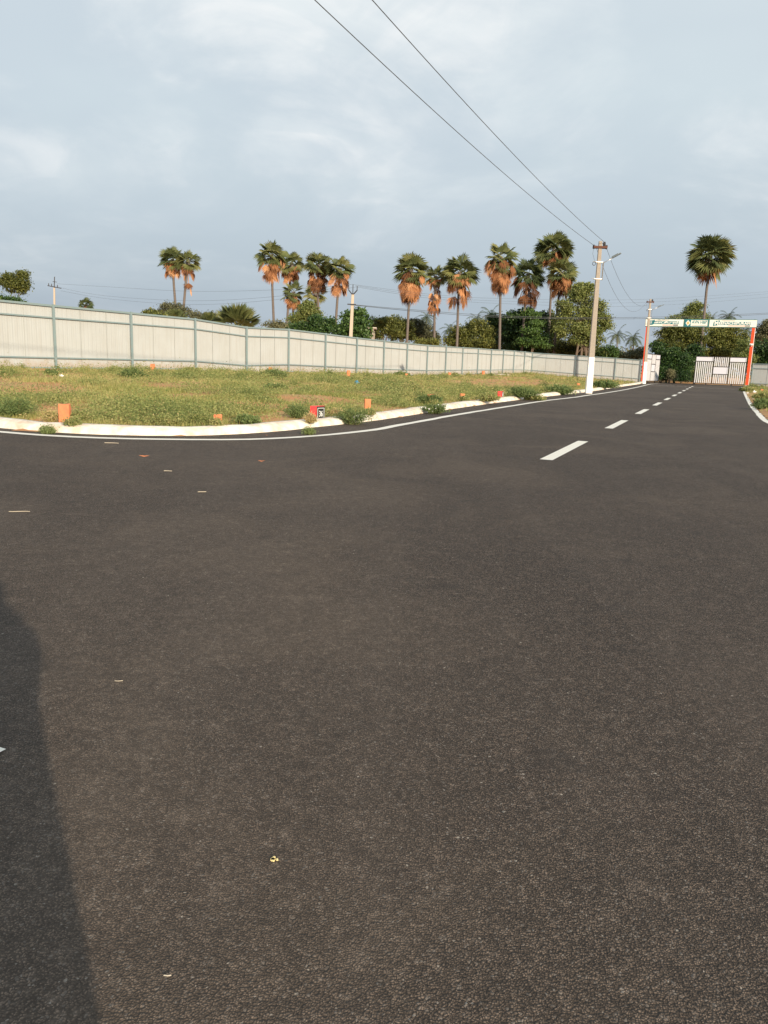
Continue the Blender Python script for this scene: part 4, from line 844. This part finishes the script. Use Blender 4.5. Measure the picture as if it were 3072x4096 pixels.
def plot_map(P, z):
    a = np.zeros(len(P)); X = np.column_stack([P, z-CAM_H]); F_ = X@np.array(fw); U = CX+F_PX*(X@np.array(rt))/F_; V_ = CY-F_PX*(X@np.array(up))/F_
    for u, v, ru, rv, k in PATCHES:
        if k < 0: rv *= 1.35; k *= 1.15
        a += k*np.exp(-(((U-u)/ru)**2+((V_-v)/rv)**2))
    return a
def grass():
    rng = np.random.default_rng(11)
    P = wedge_points(rng, 120000, 12.5, 122, 1.25); z, fld, right, dk, dr = height(P)
    ok = (fld & (dk > .42)) | (right & (dr > .45)); P = P[ok]; z = z[ok]; dk = dk[ok]
    d1 = patch(P, .33, 3.1); dens = .16+3.4*d1; pm = plot_map(P, z); dens = (dens+.02+np.maximum(pm, 0))*np.clip(1+1.15*pm, 0, 1); keep = rng.uniform(0, 1, len(P)) < np.clip(dens, .03, 1); P = P[keep]; z = z[keep]; d1 = d1[keep]; print('tufts', len(P))
    Y = P[:, 1]; n = len(P); nb = 8
    d2 = patch(P, .12, 9.7)
    hgt = (.03+.08*np.clip(d1+.45, 0, 1)+.05*rng.uniform(0, 1, n))*(1+.5*np.clip((Y-20)/80, 0, 1)); w = .004+.00034*Y
    c = np.repeat(np.column_stack([P, z]), nb, 0); m = len(c); sp = np.repeat(.05+.0028*Y, nb)[:, None]
    c[:, :2] += rng.normal(0, 1, (m, 2))*sp; az = rng.uniform(0, 2*math.pi, m); ln = rng.uniform(.2, 1.1, m); H = np.repeat(hgt, nb)*rng.uniform(.5, 1.3, m); W_ = np.repeat(w, nb)
    d = np.column_stack([np.cos(az), np.sin(az), np.zeros(m)]); s = np.column_stack([-np.sin(az), np.cos(az), np.zeros(m)]); c[:, 2] -= .02
    tip = c+d*(H*ln)[:, None]+np.column_stack([np.zeros((m, 2)), H]); V = np.stack([c-s*W_[:, None], c+s*W_[:, None], tip], 1).reshape(-1, 3)
    v = np.repeat(.52-.25*d1+.35*d2, nb)+rng.normal(0, .2, m); o = np_mesh('grass', V, np.arange(m*3).reshape(-1, 3), 3, np.repeat(np.clip(v, 0, 1), 3), M_GRASS)
    tag(o, 'low green and straw-coloured grass covering the plot', 'grass', kind='stuff')
    # leafy weeds
    P = wedge_points(rng, 42000, 12.8, 120, 1.2); z, fld, right, dk, dr = height(P); ok = (fld & (dk > .55)) | (right & (dr > .7)); P = P[ok]; z = z[ok]
    pm = plot_map(P, z); d = patch(P, .45, 21.3)+.28*np.maximum(pm, 0); d = np.where(pm < -.35, np.minimum(d, -.12), d); k = rng.uniform(0, 1, len(P)) < np.clip(.30+3.0*d, .015, 1); P = P[k]; z = z[k]; d = d[k]; Y = P[:, 1]; n = len(P); print('weeds', n)
    hh = (.05+.22*np.clip(d+.35, 0, 1.1))*rng.uniform(.5, 1.4, n); nb = 20; c = np.repeat(np.column_stack([P, z]), nb, 0); m = len(c)
    q = rng.normal(0, 1, (m, 3))*np.column_stack([np.repeat(hh, nb)*.8]*2+[np.repeat(hh, nb)*.5]); q[:, 2] = np.abs(q[:, 2])*1.4; c = c+q; s = np.repeat(.011+.00055*Y, nb)[:, None]*rng.uniform(.6, 1.4, (m, 1))
    nrm = unit(rng.normal(0, 1, (m, 3))+np.array([0, 0, .6])); t = unit(np.cross(nrm, rng.normal(0, 1, (m, 3)))); b = np.cross(nrm, t); V = np.stack([c-t*s, c-b*s*.5, c+t*s, c+b*s*.5], 1).reshape(-1, 3)
    Pc = wedge_points(rng, 1300, 13.2, 105, 1.3); zc, fc, rc, dkc, drc = height(Pc); pc = plot_map(Pc, zc); okc = ((fc & (dkc > .7)) | (rc & (drc > .8))) & (rng.uniform(0, 1, len(Pc)) < .35+.9*pc); Pc = Pc[okc]; zc = zc[okc]; cl = []; cv = []; cs = []
    for (x_, y_), z_ in zip(Pc, zc):
        rr_ = rng.uniform(.14, .5)*(1+y_/120); hh_ = rng.uniform(.14, .46); nn_ = int(140+520*rr_); q_ = rng.normal(0, 1, (nn_, 3)); q_[:, 0] *= rr_*.55; q_[:, 1] *= rr_*.45; fal = np.exp(-(q_[:, 0]**2+q_[:, 1]**2)/(rr_**2)); q_[:, 2] = np.abs(q_[:, 2])*.5*hh_*fal+rng.uniform(0, .5, nn_)*hh_*fal
        cl.append(q_+np.array([x_, y_, z_])); cv.append(np.full(nn_, rng.uniform(.0, .65))+rng.normal(0, .12, nn_)+.25*(q_[:, 2]/hh_-.5)); cs.append(np.full(nn_, .010+.00052*y_))
    cl = np.concatenate(cl); cv = np.concatenate(cv); cs = np.concatenate(cs)[:, None]*rng.uniform(.6, 1.4, (len(cl), 1)); mc = len(cl); print('clump leaves', mc)
    n2 = unit(rng.normal(0, 1, (mc, 3))+np.array([0, 0, .5])); t2 = unit(np.cross(n2, rng.normal(0, 1, (mc, 3)))); b2 = np.cross(n2, t2); V2 = np.stack([cl-t2*cs, cl-b2*cs*.5, cl+t2*cs, cl+b2*cs*.5], 1).reshape(-1, 3)
    v = np.clip(np.repeat(.54-.35*d+rng.normal(0, .15, n), nb)+rng.normal(0, .12, m), 0, 1); V = np.concatenate([V, V2]); v = np.concatenate([v, np.clip(cv, 0, 1)]); m += mc; o = np_mesh('weeds', V, np.arange(m*4).reshape(-1, 4), 4, np.repeat(v, 4), M_WEED)
    tag(o, 'low leafy weeds spread through the grass of the plot', 'weeds', kind='stuff')
grass()
def ground_at(u, v, kerb_top=False):
    z = .2
    for _ in range(14):
        g = gp(u, v, z); zz, fl, _r, dk, _d = height([(g.x, g.y)]); zn = float(zz[0])
        if kerb_top and fl[0] and dk[0] < .45: zn = max(zn, min(.13, .04+dk[0]))
        z = .5*z+.5*zn
    return gp(u, v, z)
def weed_bush(label, u, v, wpx, hpx, z, seed, m_=M_WEEDG, flowers=False, n=None, vshift=0, group='weed bushes along the kerb', leafs=.017, name='weed_bush'):
    g = gp(u, v, z) if z == 0 else ground_at(u, v, True); Y = g.y; k = 1/ppm(Y); W_ = wpx*k/2; H = hpx*k; rng = np.random.default_rng(seed); e = empty(name, g, label, 'weed', group)
    ns = int(26+W_*60); cen = []; stems = MB()
    for i in range(ns):
        a = rng.uniform(0, 6.28); r = W_*rng.uniform(.1, 1)**.7; tip = Vector((math.cos(a)*r, math.sin(a)*r*.7, H*(1-.6*(r/W_)**2)*rng.uniform(.6, 1.05)+.02)); root = Vector((tip.x*.25, tip.y*.25, 0)); md = root.lerp(tip, .5)+Vector((0, 0, H*.12))
        stems.tube([root, md, tip], [.006, .004, .002], 4, cap=False)
        for t in np.linspace(.25, 1, 7): cen.append(tuple(root.lerp(md, t*2) if t < .5 else md.lerp(tip, t*2-1)))
    cen = np.array(cen); V, Fc, A = leaves_np(rng, cen, 9 if n is None else n, np.full((len(cen), 3), max(.035, W_*.07)), leafs*max(1, Y/17), rng.uniform(.2, .8, len(cen))+vshift, .6, .5)
    V[:, 2] = np.maximum(V[:, 2], .004); np_mesh('foliage', V, Fc, 4, A, m_, e); stems.build('stems', mat('weed_stem', (.16, .17, .06), .8), e)
    if flowers:
        f = MB()
        for i in range(26):
            c = Vector(cen[rng.integers(len(cen))])+Vector((0, 0, .03)); rr = .016
            f.add([c+Vector((rr*math.cos(q), -.01+rr*.3*math.sin(q), rr*math.sin(q))) for q in [j*math.pi/3 for j in range(6)]], [tuple(range(6))])
        f.build('flowers', M_WHITE, e)
    return e
weed_bush('big bushy green weed spilling over the kerb, right of the number 36 marker', 1412, 1698, 180, 72, .0, 101)
weed_bush('green weed with white flowers hanging over the kerb onto the road', 1742, 1655, 128, 42, .0, 102, flowers=True)
weed_bush('dark green weed clump behind the flowering kerb weed', 1715, 1622, 130, 48, .14, 103, vshift=-.1)
weed_bush('small pale weed growing out of the asphalt between kerb and edge line', 1236, 1738, 46, 22, .0, 104, vshift=.3, leafs=.013)
weed_bush('small pale weed against the kerb near the left edge', 196, 1735, 70, 22, .0, 105, vshift=.3, leafs=.013)
weed_bush('large dark green weed mass in the plot at the left edge', 62, 1668, 190, 78, .18, 106, vshift=-.05)
weed_bush('tufty green weed mass behind the plot marker at the left', 10, 1672, 150, 60, .15, 107)
weed_bush('low yellow-green weed beside the leftmost orange marker', 330, 1688, 130, 40, .2, 108, M_WEED)
weed_bush('leafy green weed clump left of the number 36 marker', 1186, 1672, 110, 52, .2, 109)
weed_bush('flat broad-leaved weed near the kerb between two low markers', 985, 1700, 120, 34, .17, 110, vshift=.15, leafs=.026)
weed_bush('leafy weed clump left of the half-hidden orange marker', 790, 1702, 150, 52, .17, 111, M_WEED, vshift=-.1)
weed_bush('yellowish weed at the kerb left of the half-hidden marker', 660, 1705, 130, 40, .17, 112, M_WEED)
weed_bush('dark weed clump against the fence foot in the left part', 535, 1515, 120, 40, .5, 113, vshift=-.1)
weed_bush('weed clump against the fence foot left of centre', 1090, 1512, 130, 30, .5, 114, vshift=.05)
weed_bush('broad green weed bank right of the red number marker', 2085, 1590, 150, 42, .14, 115, vshift=.05)
weed_bush('green weed bank before the nearest pole', 2230, 1578, 150, 34, .12, 116)
weed_bush('green weed tuft on the asphalt edge left of the nearest pole', 2140, 1601, 90, 16, .0, 117, M_WEED)
weed_bush('leafy weeds just left of the red number marker', 1945, 1606, 110, 32, .14, 118, M_WEED)
weed_bush('weed bank right behind the foot of the nearest pole', 2420, 1552, 120, 26, .14, 119)
weed_bush('dense green weeds beside the right edge line at the frame edge', 3050, 1640, 110, 44, .0, 120, group='weeds right of the road')
weed_bush('green weeds in front of the right fence section', 3060, 1600, 110, 30, .05, 121, M_WEED, group='weeds right of the road')
weed_bush('low yellowish weeds at the foot of the right orange pillar', 2985, 1566, 60, 16, .05, 122, M_WEED, group='weeds right of the road')

weed_bush('small weeds growing up the front of the half-hidden orange marker', 866, 1714, 60, 36, .15, 123, M_WEED, group='weeds round the markers', vshift=.1)
weed_bush('sprigs at the foot of the leftmost large orange marker', 290, 1706, 80, 26, .12, 124, M_WEED, group='weeds round the markers')
weed_bush('dry reddish sprigs before the red side of the number 36 marker', 1240, 1692, 50, 34, .12, 125, M_GRASS, group='weeds round the markers', vshift=.3)
weed_bush('grassy sprigs before the orange marker behind the big kerb weed', 1476, 1660, 50, 22, .14, 126, M_WEED, group='weeds round the markers')
weed_bush('weeds around the red-topped box marker in the weeds', 1730, 1625, 60, 24, .13, 127, M_WEED, group='weeds round the markers')
weed_bush('weeds before the squat orange marker', 1852, 1608, 50, 18, .13, 128, M_WEED, group='weeds round the markers')
weed_bush('tall dry grass tuft left of the leftmost large marker', 200, 1690, 80, 44, .14, 129, M_GRASS, group='weeds round the markers', vshift=.2)
weed_bush('dry tuft between the number 36 marker and the big kerb weed', 1345, 1672, 80, 34, .14, 130, M_GRASS, group='weeds round the markers', vshift=.25)
weed_bush('green tuft in the left middle of the plot', 470, 1640, 120, 30, .25, 131, M_WEED, group='weed tufts in the plot')
weed_bush('dark tuft near the fence at the far left', 205, 1502, 60, 20, .5, 132, group='weed tufts in the plot')
weed_bush('tuft left of the flat grey slab by the fence', 770, 1492, 90, 20, .5, 133, M_WEED, group='weed tufts in the plot')
weed_bush('low tuft in the plot below the tallest left palm', 1100, 1560, 110, 22, .4, 134, group='weed tufts in the plot')
weed_bush('low wide tuft in the plot below the leaning palm', 1640, 1560, 130, 22, .3, 135, M_WEED, group='weed tufts in the plot')
weed_bush('dark tuft against the fence foot under the leaning palm', 1605, 1506, 70, 16, .4, 136, group='weed tufts in the plot')
# ------------------------------------------------------------------ markers in the plot
def stone(label, u, v, wpx, hpx, rz=.35, tilt=0.0, seed=0, g=None):
    g = g or ground_at(u, v); k = 1/ppm(g.y); w = wpx*k/(math.cos(rz)+.55*abs(math.sin(rz))); h = hpx*k
    bm_ = bmesh.new(); bmesh.ops.create_cube(bm_, size=1); bmesh.ops.subdivide_edges(bm_, edges=bm_.edges, cuts=3, use_grid_fill=True)
    for q in bm_.verts:
        q.co = Vector((q.co.x*w, q.co.y*w*.75, (q.co.z+.5)*(h+.06)-.06)); f = noise.noise_vector(q.co*9+Vector((seed*7.1, 0, 0))); q.co += f*.018*min(1, w*5)
    me = bpy.data.meshes.new('plot_marker'); bm_.to_mesh(me); bm_.free(); me.materials.append(M_ORANGE); o = bpy.data.objects.new('plot_marker', me); link(o); o.location = g; o.rotation_euler = (tilt, tilt*.6, rz)
    b = o.modifiers.new('bevel', 'BEVEL'); b.width = .008; b.limit_method = 'ANGLE'
    return tag(o, label, 'plot marker', 'orange plot marker stones')
stone('large orange marker stone near the kerb at the left', 261, 1694, 42, 78, .1, .02, 1)
stone('half-hidden orange marker stone at the kerb, left of the number 36 marker', 872, 1710, 34, 52, .1, .03, 2)
stone('orange marker stone standing behind the big kerb weed', 1469, 1648, 26, 52, .15, .0, 3)
stone('squat orange marker stone at the kerb left of the red number marker', 1849, 1599, 19, 24, .1, 0, 4)
stone('small orange marker stone against the fence, farthest left', 611, 1484, 18, 27, .1, .02, 5)
stone('small orange marker stone against the fence before the tallest left palm', 1079, 1492, 15, 22, .1, .2, 6)
stone('small orange marker stone against the fence below the Y-headed pole', 1394, 1505, 13, 23, .2, -.05, 7)
stone('small orange marker stone against the fence under the leaning palm', 1625, 1510, 11, 15, .1, 0, 8)
stone('tilted small orange marker stone near the fence right of centre', 1796, 1505, 11, 15, .2, .2, 9)
stone('small orange marker stone near the fence left of its corner', 1933, 1500, 11, 16, .2, 0, 10)
stone('tiny orange marker stone in the grass left of the nearest pole', 2313, 1544, 11, 11, .2, 0, 11)
stone('tiny orange marker stone in the grass right of the nearest pole', 2424, 1533, 9, 9, .2, 0, 12)
stone('tiny orange marker stone in the weeds right of the gate', 3045, 1566, 11, 9, .2, .1, 13)
def number_box(label, u, v, wf, ws, hpx, seed, num, g=None, front=M_RED):
    """box marker: red side towards the sun, black number side towards the road"""
    g = g or ground_at(u, v); k = 1/ppm(g.y); h = hpx*k; e = empty('number_marker', g, label, 'number marker', 'boxy number markers along the kerb')
    # left corner -> front face runs to the right, then the number face recedes to the right
    f1 = Vector((1, -.12, 0)).normalized()*wf*k; f2 = Vector((.56, .83, 0)).normalized(); f2 = f2*(ws*k/.56*1.0)
    A = -f1; B_ = Vector((0, 0, 0)); Cc = f2; Dd = f2-f1; b = MB()
    vs = [p+Vector((0, 0, z)) for z in (-.06, h) for p in (A, B_, Cc, Dd)]; b.add(vs, [(3, 2, 1, 0), (0, 1, 5, 4), (1, 2, 6, 5), (2, 3, 7, 6), (3, 0, 4, 7)], 0); b.add(vs, [(4, 5, 6, 7)], 1); b.build('block', [front, mat('pink_red', (.80, .16, .15), .6)], e, bevel=.006)
    t = f2.normalized(); n = Vector((t.y, -t.x, 0)); L = f2.length; ang = math.atan2(t.y, t.x); M3 = rot_z(ang)
    b = MB(); b.box(t*L/2+n*.006+Vector((0, 0, h/2+.01)), (L-.01, .008, h-.04), M3); fc = b.build('number_face', M_BLACK, e)
    b = MB(); m_ = .035
    for z in (h-.05,): b.box(t*L/2+n*.012+Vector((0, 0, z)), (L-2*m_, .006, .009), M3)
    for x in (m_, L-m_): b.box(t*x+n*.012+Vector((0, 0, h/2)), (.009, .006, h-.1), M3)
    b.build('border', M_LET, fc)
    me = text_mesh(num, h*.60, .002); xs = [q.co.x for q in me.vertices]; kx = (L-.17)/(max(xs)-min(xs)); mn = min(xs)
    for q in me.vertices: q.co.x = (q.co.x-mn)*kx
    me.materials.clear(); me.materials.append(M_LET); o = bpy.data.objects.new('numerals', me); link(o, fc)
    o.matrix_local = Matrix.Translation(t*.085+n*.014+Vector((0, 0, h*.42))) @ Matrix.Rotation(ang, 4, 'Z') @ Matrix.Rotation(math.pi/2, 4, 'X')
    return e
number_box('red box marker with white number 36 on its black side, by the kerb', 1265, 1680, 26, 29, 55, 1, '36')
number_box('red-topped box marker sunk in the weeds behind the flowering kerb weed', 1722, 1614, 13, 15, 36, 2, '35', front=M_ORANGE)
number_box('bright red box marker at the kerb halfway to the nearest pole', 2007, 1592, 17, 7, 26, 3, '34')

# ------------------------------------------------------------------ litter and small stones
def rock(label, u, v, wpx, hpx, m_, seed, name='stone', cat='stone', group=None, flat=False):
    g = ground_at(u, v); k = 1/ppm(g.y); bm_ = bmesh.new(); bmesh.ops.create_icosphere(bm_, subdivisions=2, radius=.5)
    for q in bm_.verts: q.co = Vector((q.co.x*wpx*k, q.co.y*wpx*k*.7, q.co.z*hpx*k))*(1+.45*noise.noise(q.co*3+Vector((seed, 0, 0))))
    me = bpy.data.meshes.new(name); bm_.to_mesh(me); bm_.free(); me.materials.append(m_); o = bpy.data.objects.new(name, me); link(o); o.location = g+Vector((0, 0, hpx*k*.3)); return tag(o, label, cat, group)
M_STONE = mat('pale_stone', (.60, .55, .48), .85, var=(8, .5, (.42, .36, .30)))
rock('white triangular stone lying in the grass near the fence at the left', 245, 1507, 20, 12, M_WHITE, 1)
rock('flat grey slab lying against the fence foot left of centre', 822, 1484, 54, 10, M_STONE, 2)
rock('small heap of reddish rubble in the grass above the orange marker', 1465, 1589, 46, 9, mat('rubble', (.45, .30, .20), .9, var=(20, .6, (.25, .17, .11)), bump=(30, 1, .03)), 3, 'rubble_heap', 'rubble')
rock('white stone block in the weeds right of the gate', 3018, 1571, 13, 11, M_WHITE, 4)
rock('flat white slab in the weeds at the right edge', 3034, 1588, 26, 10, M_STONE, 5)
rock('small pale stone beside the slab right of the road', 3012, 1596, 10, 7, M_STONE, 6)
rock('pale stone at the verge right of the road end', 2990, 1575, 12, 8, M_STONE, 7)
rock('low grey stone heap at the fence foot near its corner', 2010, 1502, 60, 8, M_STONE, 8)
rock('broken whitewashed lump at the break in the right edge line', 3002, 1623, 13, 6, M_LIME, 9)
def blue_bag():
    g = ground_at(1428, 1540); k = 1/ppm(g.y); b = MB(); n = 9; vs = []
    for i in range(n):
        for j in range(n):
            x = (i/(n-1)-.5)*20*k; y = (j/(n-1)-.5)*20*k; vs.append((x, y, .05+.10*abs(noise.noise(Vector((i*.6, j*.6, 3))))*2+.15*(1-abs(i-4)/4)*(1-abs(j-4)/4)))
    b.add(vs, [(i*n+j, (i+1)*n+j, (i+1)*n+j+1, i*n+j+1) for i in range(n-1) for j in range(n-1)]); o = b.build('plastic_bag', mat('blue_plastic', (.05, .22, .35), .35), None, smooth=True); o.location = g; tag(o, 'crumpled blue plastic bag lying in the grass', 'plastic bag')
blue_bag()
M_TWIG = mat('straw', (.50, .44, .34), .8); M_LEAFO = mat('dry_leaf', (.62, .22, .09), .7); M_YEL = mat('yellow_crumb', (.75, .62, .30), .7)
def litter(kind_, label, u, v, lpx, ang, seed):
    g = gp(u, v, 0); k = g.y/F_PX; rnd = random.Random(seed); L = lpx*k; b = MB()
    if kind_ == 'twig':
        pts = [Vector((math.cos(ang)*L*(t-.5), math.sin(ang)*L*(t-.5)+.05*L*math.sin(t*5+seed), .004+.003*t)) for t in (0, .25, .5, .75, 1)]; b.tube(pts, [max(.0016, .00045*g.y)]*5, 5); o = b.build('twig', M_TWIG, None)
    elif kind_ == 'leaf':
        w = max(.006, L*.10); vs = []; n = 6
        for i in range(n+1):
            t = i/n; ww = w*math.sin(math.pi*min(.97, max(.06, t))); x = L*(t-.5); c = Vector((math.cos(ang)*x, math.sin(ang)*x, .012+.02*abs(t-.5))); s_ = Vector((-math.sin(ang), math.cos(ang), .35)); vs += [c-s_*ww, c+s_*ww]
        vs = [Vector((q.x, q.y, max(.004, q.z))) for q in vs]; b.add(vs, [(2*i, 2*i+1, 2*i+3, 2*i+2) for i in range(n)]); o = b.build('dry_leaf', M_LEAFO, None)
    else:
        for i in range(16): b.box(Vector((rnd.gauss(0, L*.28), rnd.gauss(0, L*.28), .003)), (.006, .005, .004), rot_z(rnd.random()*3))
        o = b.build('crumbs', M_YEL, None)
    o.location = g; return tag(o, label, {'twig': 'twig', 'leaf': 'dry leaf', 'crumb': 'crumbs'}[kind_], 'litter on the asphalt')
litter('leaf', 'larger orange dry leaf on the asphalt at the left', 577, 1828, 40, .1, 1)
litter('leaf', 'smaller orange dry leaf on the asphalt left of centre', 1046, 1848, 28, .05, 2)
litter('leaf', 'tiny orange scrap beside the edge line below the kerb', 1067, 1744, 10, 0, 3)
litter('twig', 'long thin pale straw lying near the left frame edge', 78, 2048, 82, .05, 4)
litter('twig', 'pale stick just below the edge line at the left', 447, 1773, 58, -.1, 5)
litter('twig', 'short pale stick below the larger orange leaf', 672, 1885, 34, -.15, 6)
litter('twig', 'short pale straw in the left middle of the asphalt', 808, 1969, 34, .2, 7)
litter('twig', 'small pale straw by the bottom edge of the photo', 670, 3910, 36, -.1, 8)
litter('twig', 'short straw near the edge of the shadow', 475, 2728, 36, -.1, 9)
litter('crumb', 'spot of yellow crumbs on the asphalt at lower centre', 1092, 3440, 26, 0, 10)
rock('pale chip of stone on the asphalt at lower right', 2770, 3546, 22, 14, M_STONE, 11, 'stone_chip', 'stone')
rock('tiny white chip on the asphalt at lower centre right', 2150, 3712, 14, 9, M_WHITE, 12, 'stone_chip', 'stone')
rock('small grey stone flake left of the middle', 1290, 3150, 18, 8, M_STONE, 13, 'stone_chip', 'stone')
rock('tiny white chip in the middle of the asphalt', 1490, 2222, 10, 6, M_WHITE, 14, 'stone_chip', 'stone')

# ------------------------------------------------------------------ the photographer, whose shadow falls across the lower left
def person():
    px_, py_ = .135, -.42
    V = {'pelvis': (0, 0, .93), 'belly': (0, .01, 1.08), 'chest': (0, 0, 1.27), 'neckb': (0, .01, 1.43), 'neck': (0, .03, 1.50), 'head1': (-.05, .05, 1.56), 'head2': (-.07, .06, 1.64),
         'shl': (-.17, 0, 1.40), 'shr': (.17, 0, 1.40), 'ell': (-.25, .14, 1.16), 'elr': (.03, .19, 1.10), 'wrl': (-.24, .36, 1.28), 'wrr': (-.06, .36, 1.30),
         'hipl': (-.10, 0, .88), 'hipr': (.10, 0, .88), 'knl': (-.13, .03, .49), 'knr': (.14, .03, .49), 'anl': (-.14, 0, .09), 'anr': (.16, 0, .09), 'tol': (-.16, .17, .035), 'tor': (.19, .17, .035)}
    Rd = {'pelvis': (.165, .12), 'belly': (.15, .11), 'chest': (.17, .12), 'neckb': (.08, .07), 'neck': (.055, .055), 'head1': (.075, .085), 'head2': (.078, .095), 'shl': (.075, .07), 'shr': (.075, .07), 'ell': (.05, .05), 'elr': (.05, .05),
          'wrl': (.028, .032), 'wrr': (.028, .032), 'hipl': (.10, .10), 'hipr': (.10, .10), 'knl': (.065, .065), 'knr': (.065, .065), 'anl': (.042, .045), 'anr': (.042, .045), 'tol': (.04, .03), 'tor': (.04, .03)}
    E_ = [('pelvis', 'belly'), ('belly', 'chest'), ('chest', 'neckb'), ('neckb', 'neck'), ('neck', 'head1'), ('head1', 'head2'), ('chest', 'shl'), ('chest', 'shr'), ('shl', 'ell'), ('shr', 'elr'), ('ell', 'wrl'), ('elr', 'wrr'),
          ('pelvis', 'hipl'), ('pelvis', 'hipr'), ('hipl', 'knl'), ('hipr', 'knr'), ('knl', 'anl'), ('knr', 'anr'), ('anl', 'tol'), ('anr', 'tor')]
    names = list(V); vs = [Vector(V[n_]) for n_ in names]; ed = [(names.index(a), names.index(b_)) for a, b_ in E_]; rd = [Rd[n_] for n_ in names]
    for sd, wn in ((-1, 'wrl'), (1, 'wrr')):          # palms and fingers curled round the phone's edges
        w = Vector(V[wn]); palm = w+Vector((-sd*.02, .035, .045)); ip = len(vs); vs.append(palm); rd.append((.026, .018)); ed.append((names.index(wn), ip))
        for j in range(4):
            r0 = palm+Vector((sd*.004, .012, .030-.019*j)); chain = [r0, r0+Vector((-sd*.004, .022, .004)), r0+Vector((-sd*.016, .030, .004))]; prev = ip
            for q in chain: vs.append(q); rd.append((.0085, .0085)); ed.append((prev, len(vs)-1)); prev = len(vs)-1
        th = [palm+Vector((-sd*.020, -.004, .020)), palm+Vector((-sd*.034, .004, .042))]; prev = ip
        for q in th: vs.append(q); rd.append((.010, .010)); ed.append((prev, len(vs)-1)); prev = len(vs)-1
    me = bpy.data.meshes.new('person'); me.from_pydata(vs, ed, []); o = bpy.data.objects.new('person', me); link(o); o.location = (px_, py_, 0)
    sk = o.modifiers.new('skin', 'SKIN'); sv = me.skin_vertices[0].data
    for i, r_ in enumerate(rd): sv[i].radius = r_; sv[i].use_root = (i == 0)
    ss = o.modifiers.new('sub', 'SUBSURF'); ss.levels = 2; ss.render_levels = 2
    bpy.context.view_layer.update(); me2 = bpy.data.meshes.new_from_object(o.evaluated_get(bpy.context.evaluated_depsgraph_get())); o.modifiers.clear(); o.data = me2
    mats = [mat('skin_tone', (.32, .18, .11), .6), mat('shirt', (.22, .26, .34), .9, var=(30, .3, (.18, .21, .28))), mat('trousers', (.06, .065, .08), .9), mat('shoe', (.05, .04, .035), .6)]
    me2.materials.clear()
    for m_ in mats: me2.materials.append(m_)
    for p in me2.polygons:
        c = p.center; mi = 0
        if .95 < c.z < 1.455 and c.y < .28: mi = 1
        elif .10 < c.z <= .95: mi = 2
        elif c.z <= .10: mi = 3
        if c.y > .22 and 1.1 < c.z < 1.4 : mi = 0
        p.material_index = mi; p.use_smooth = True
    tag(o, 'person in blue shirt and an added pale wrap that fills out the long shadow over the lower left', 'person')
    lg = MB(); q_ = []; nl, nm = 9, 20  # out-of-view wrap added to close the leg gap in the cast shadow
    for i in range(nl+1):
        z = 1.02-.90*i/nl; wx = .185+.075*i/nl; wy = .13+.07*i/nl
        for j in range(nm): t = 2*math.pi*j/nm; f_ = 1+.035*math.sin(t*7+i*.3)*i/nl; q_.append((-.04-.03*i/nl+wx*f_*math.cos(t), wy*f_*math.sin(t), z))
    lg.add(q_, [(i*nm+j, (i+1)*nm+j, (i+1)*nm+(j+1) % nm, i*nm+(j+1) % nm) for i in range(nl) for j in range(nm)]); lg.build('shadow_wrap', mat('shadow_wrap_cloth', (.45, .43, .40), .9, var=(12, .4, (.36, .35, .33))), o, smooth=True)
    h = MB(); nl, nm = 7, 14; vs = []
    for i in range(nl+1):
        a = math.pi*.56*i/nl
        for j in range(nm): t = 2*math.pi*j/nm; vs.append((-.07+.088*math.sin(a)*math.cos(t), .045+.105*math.sin(a)*math.sin(t)-.012, 1.625+.105*math.cos(a)))
    h.add(vs, [(i*nm+j, i*nm+(j+1) % nm, (i+1)*nm+(j+1) % nm, (i+1)*nm+j) for i in range(nl) for j in range(nm)]); h.build('hair', mat('hair', (.015, .012, .01), .7), o, smooth=True)
    b = MB(); b.box((0, 0, 0), (.076, .008, .162)); ph = b.build('phone', M_DARK, None, bevel=.003); ph.location = (-.01, -.026, 1.34); ph.rotation_euler = (-PITCH, 0, 0); tag(ph, 'slim black phone held upright in both hands of the person', 'phone')
person()
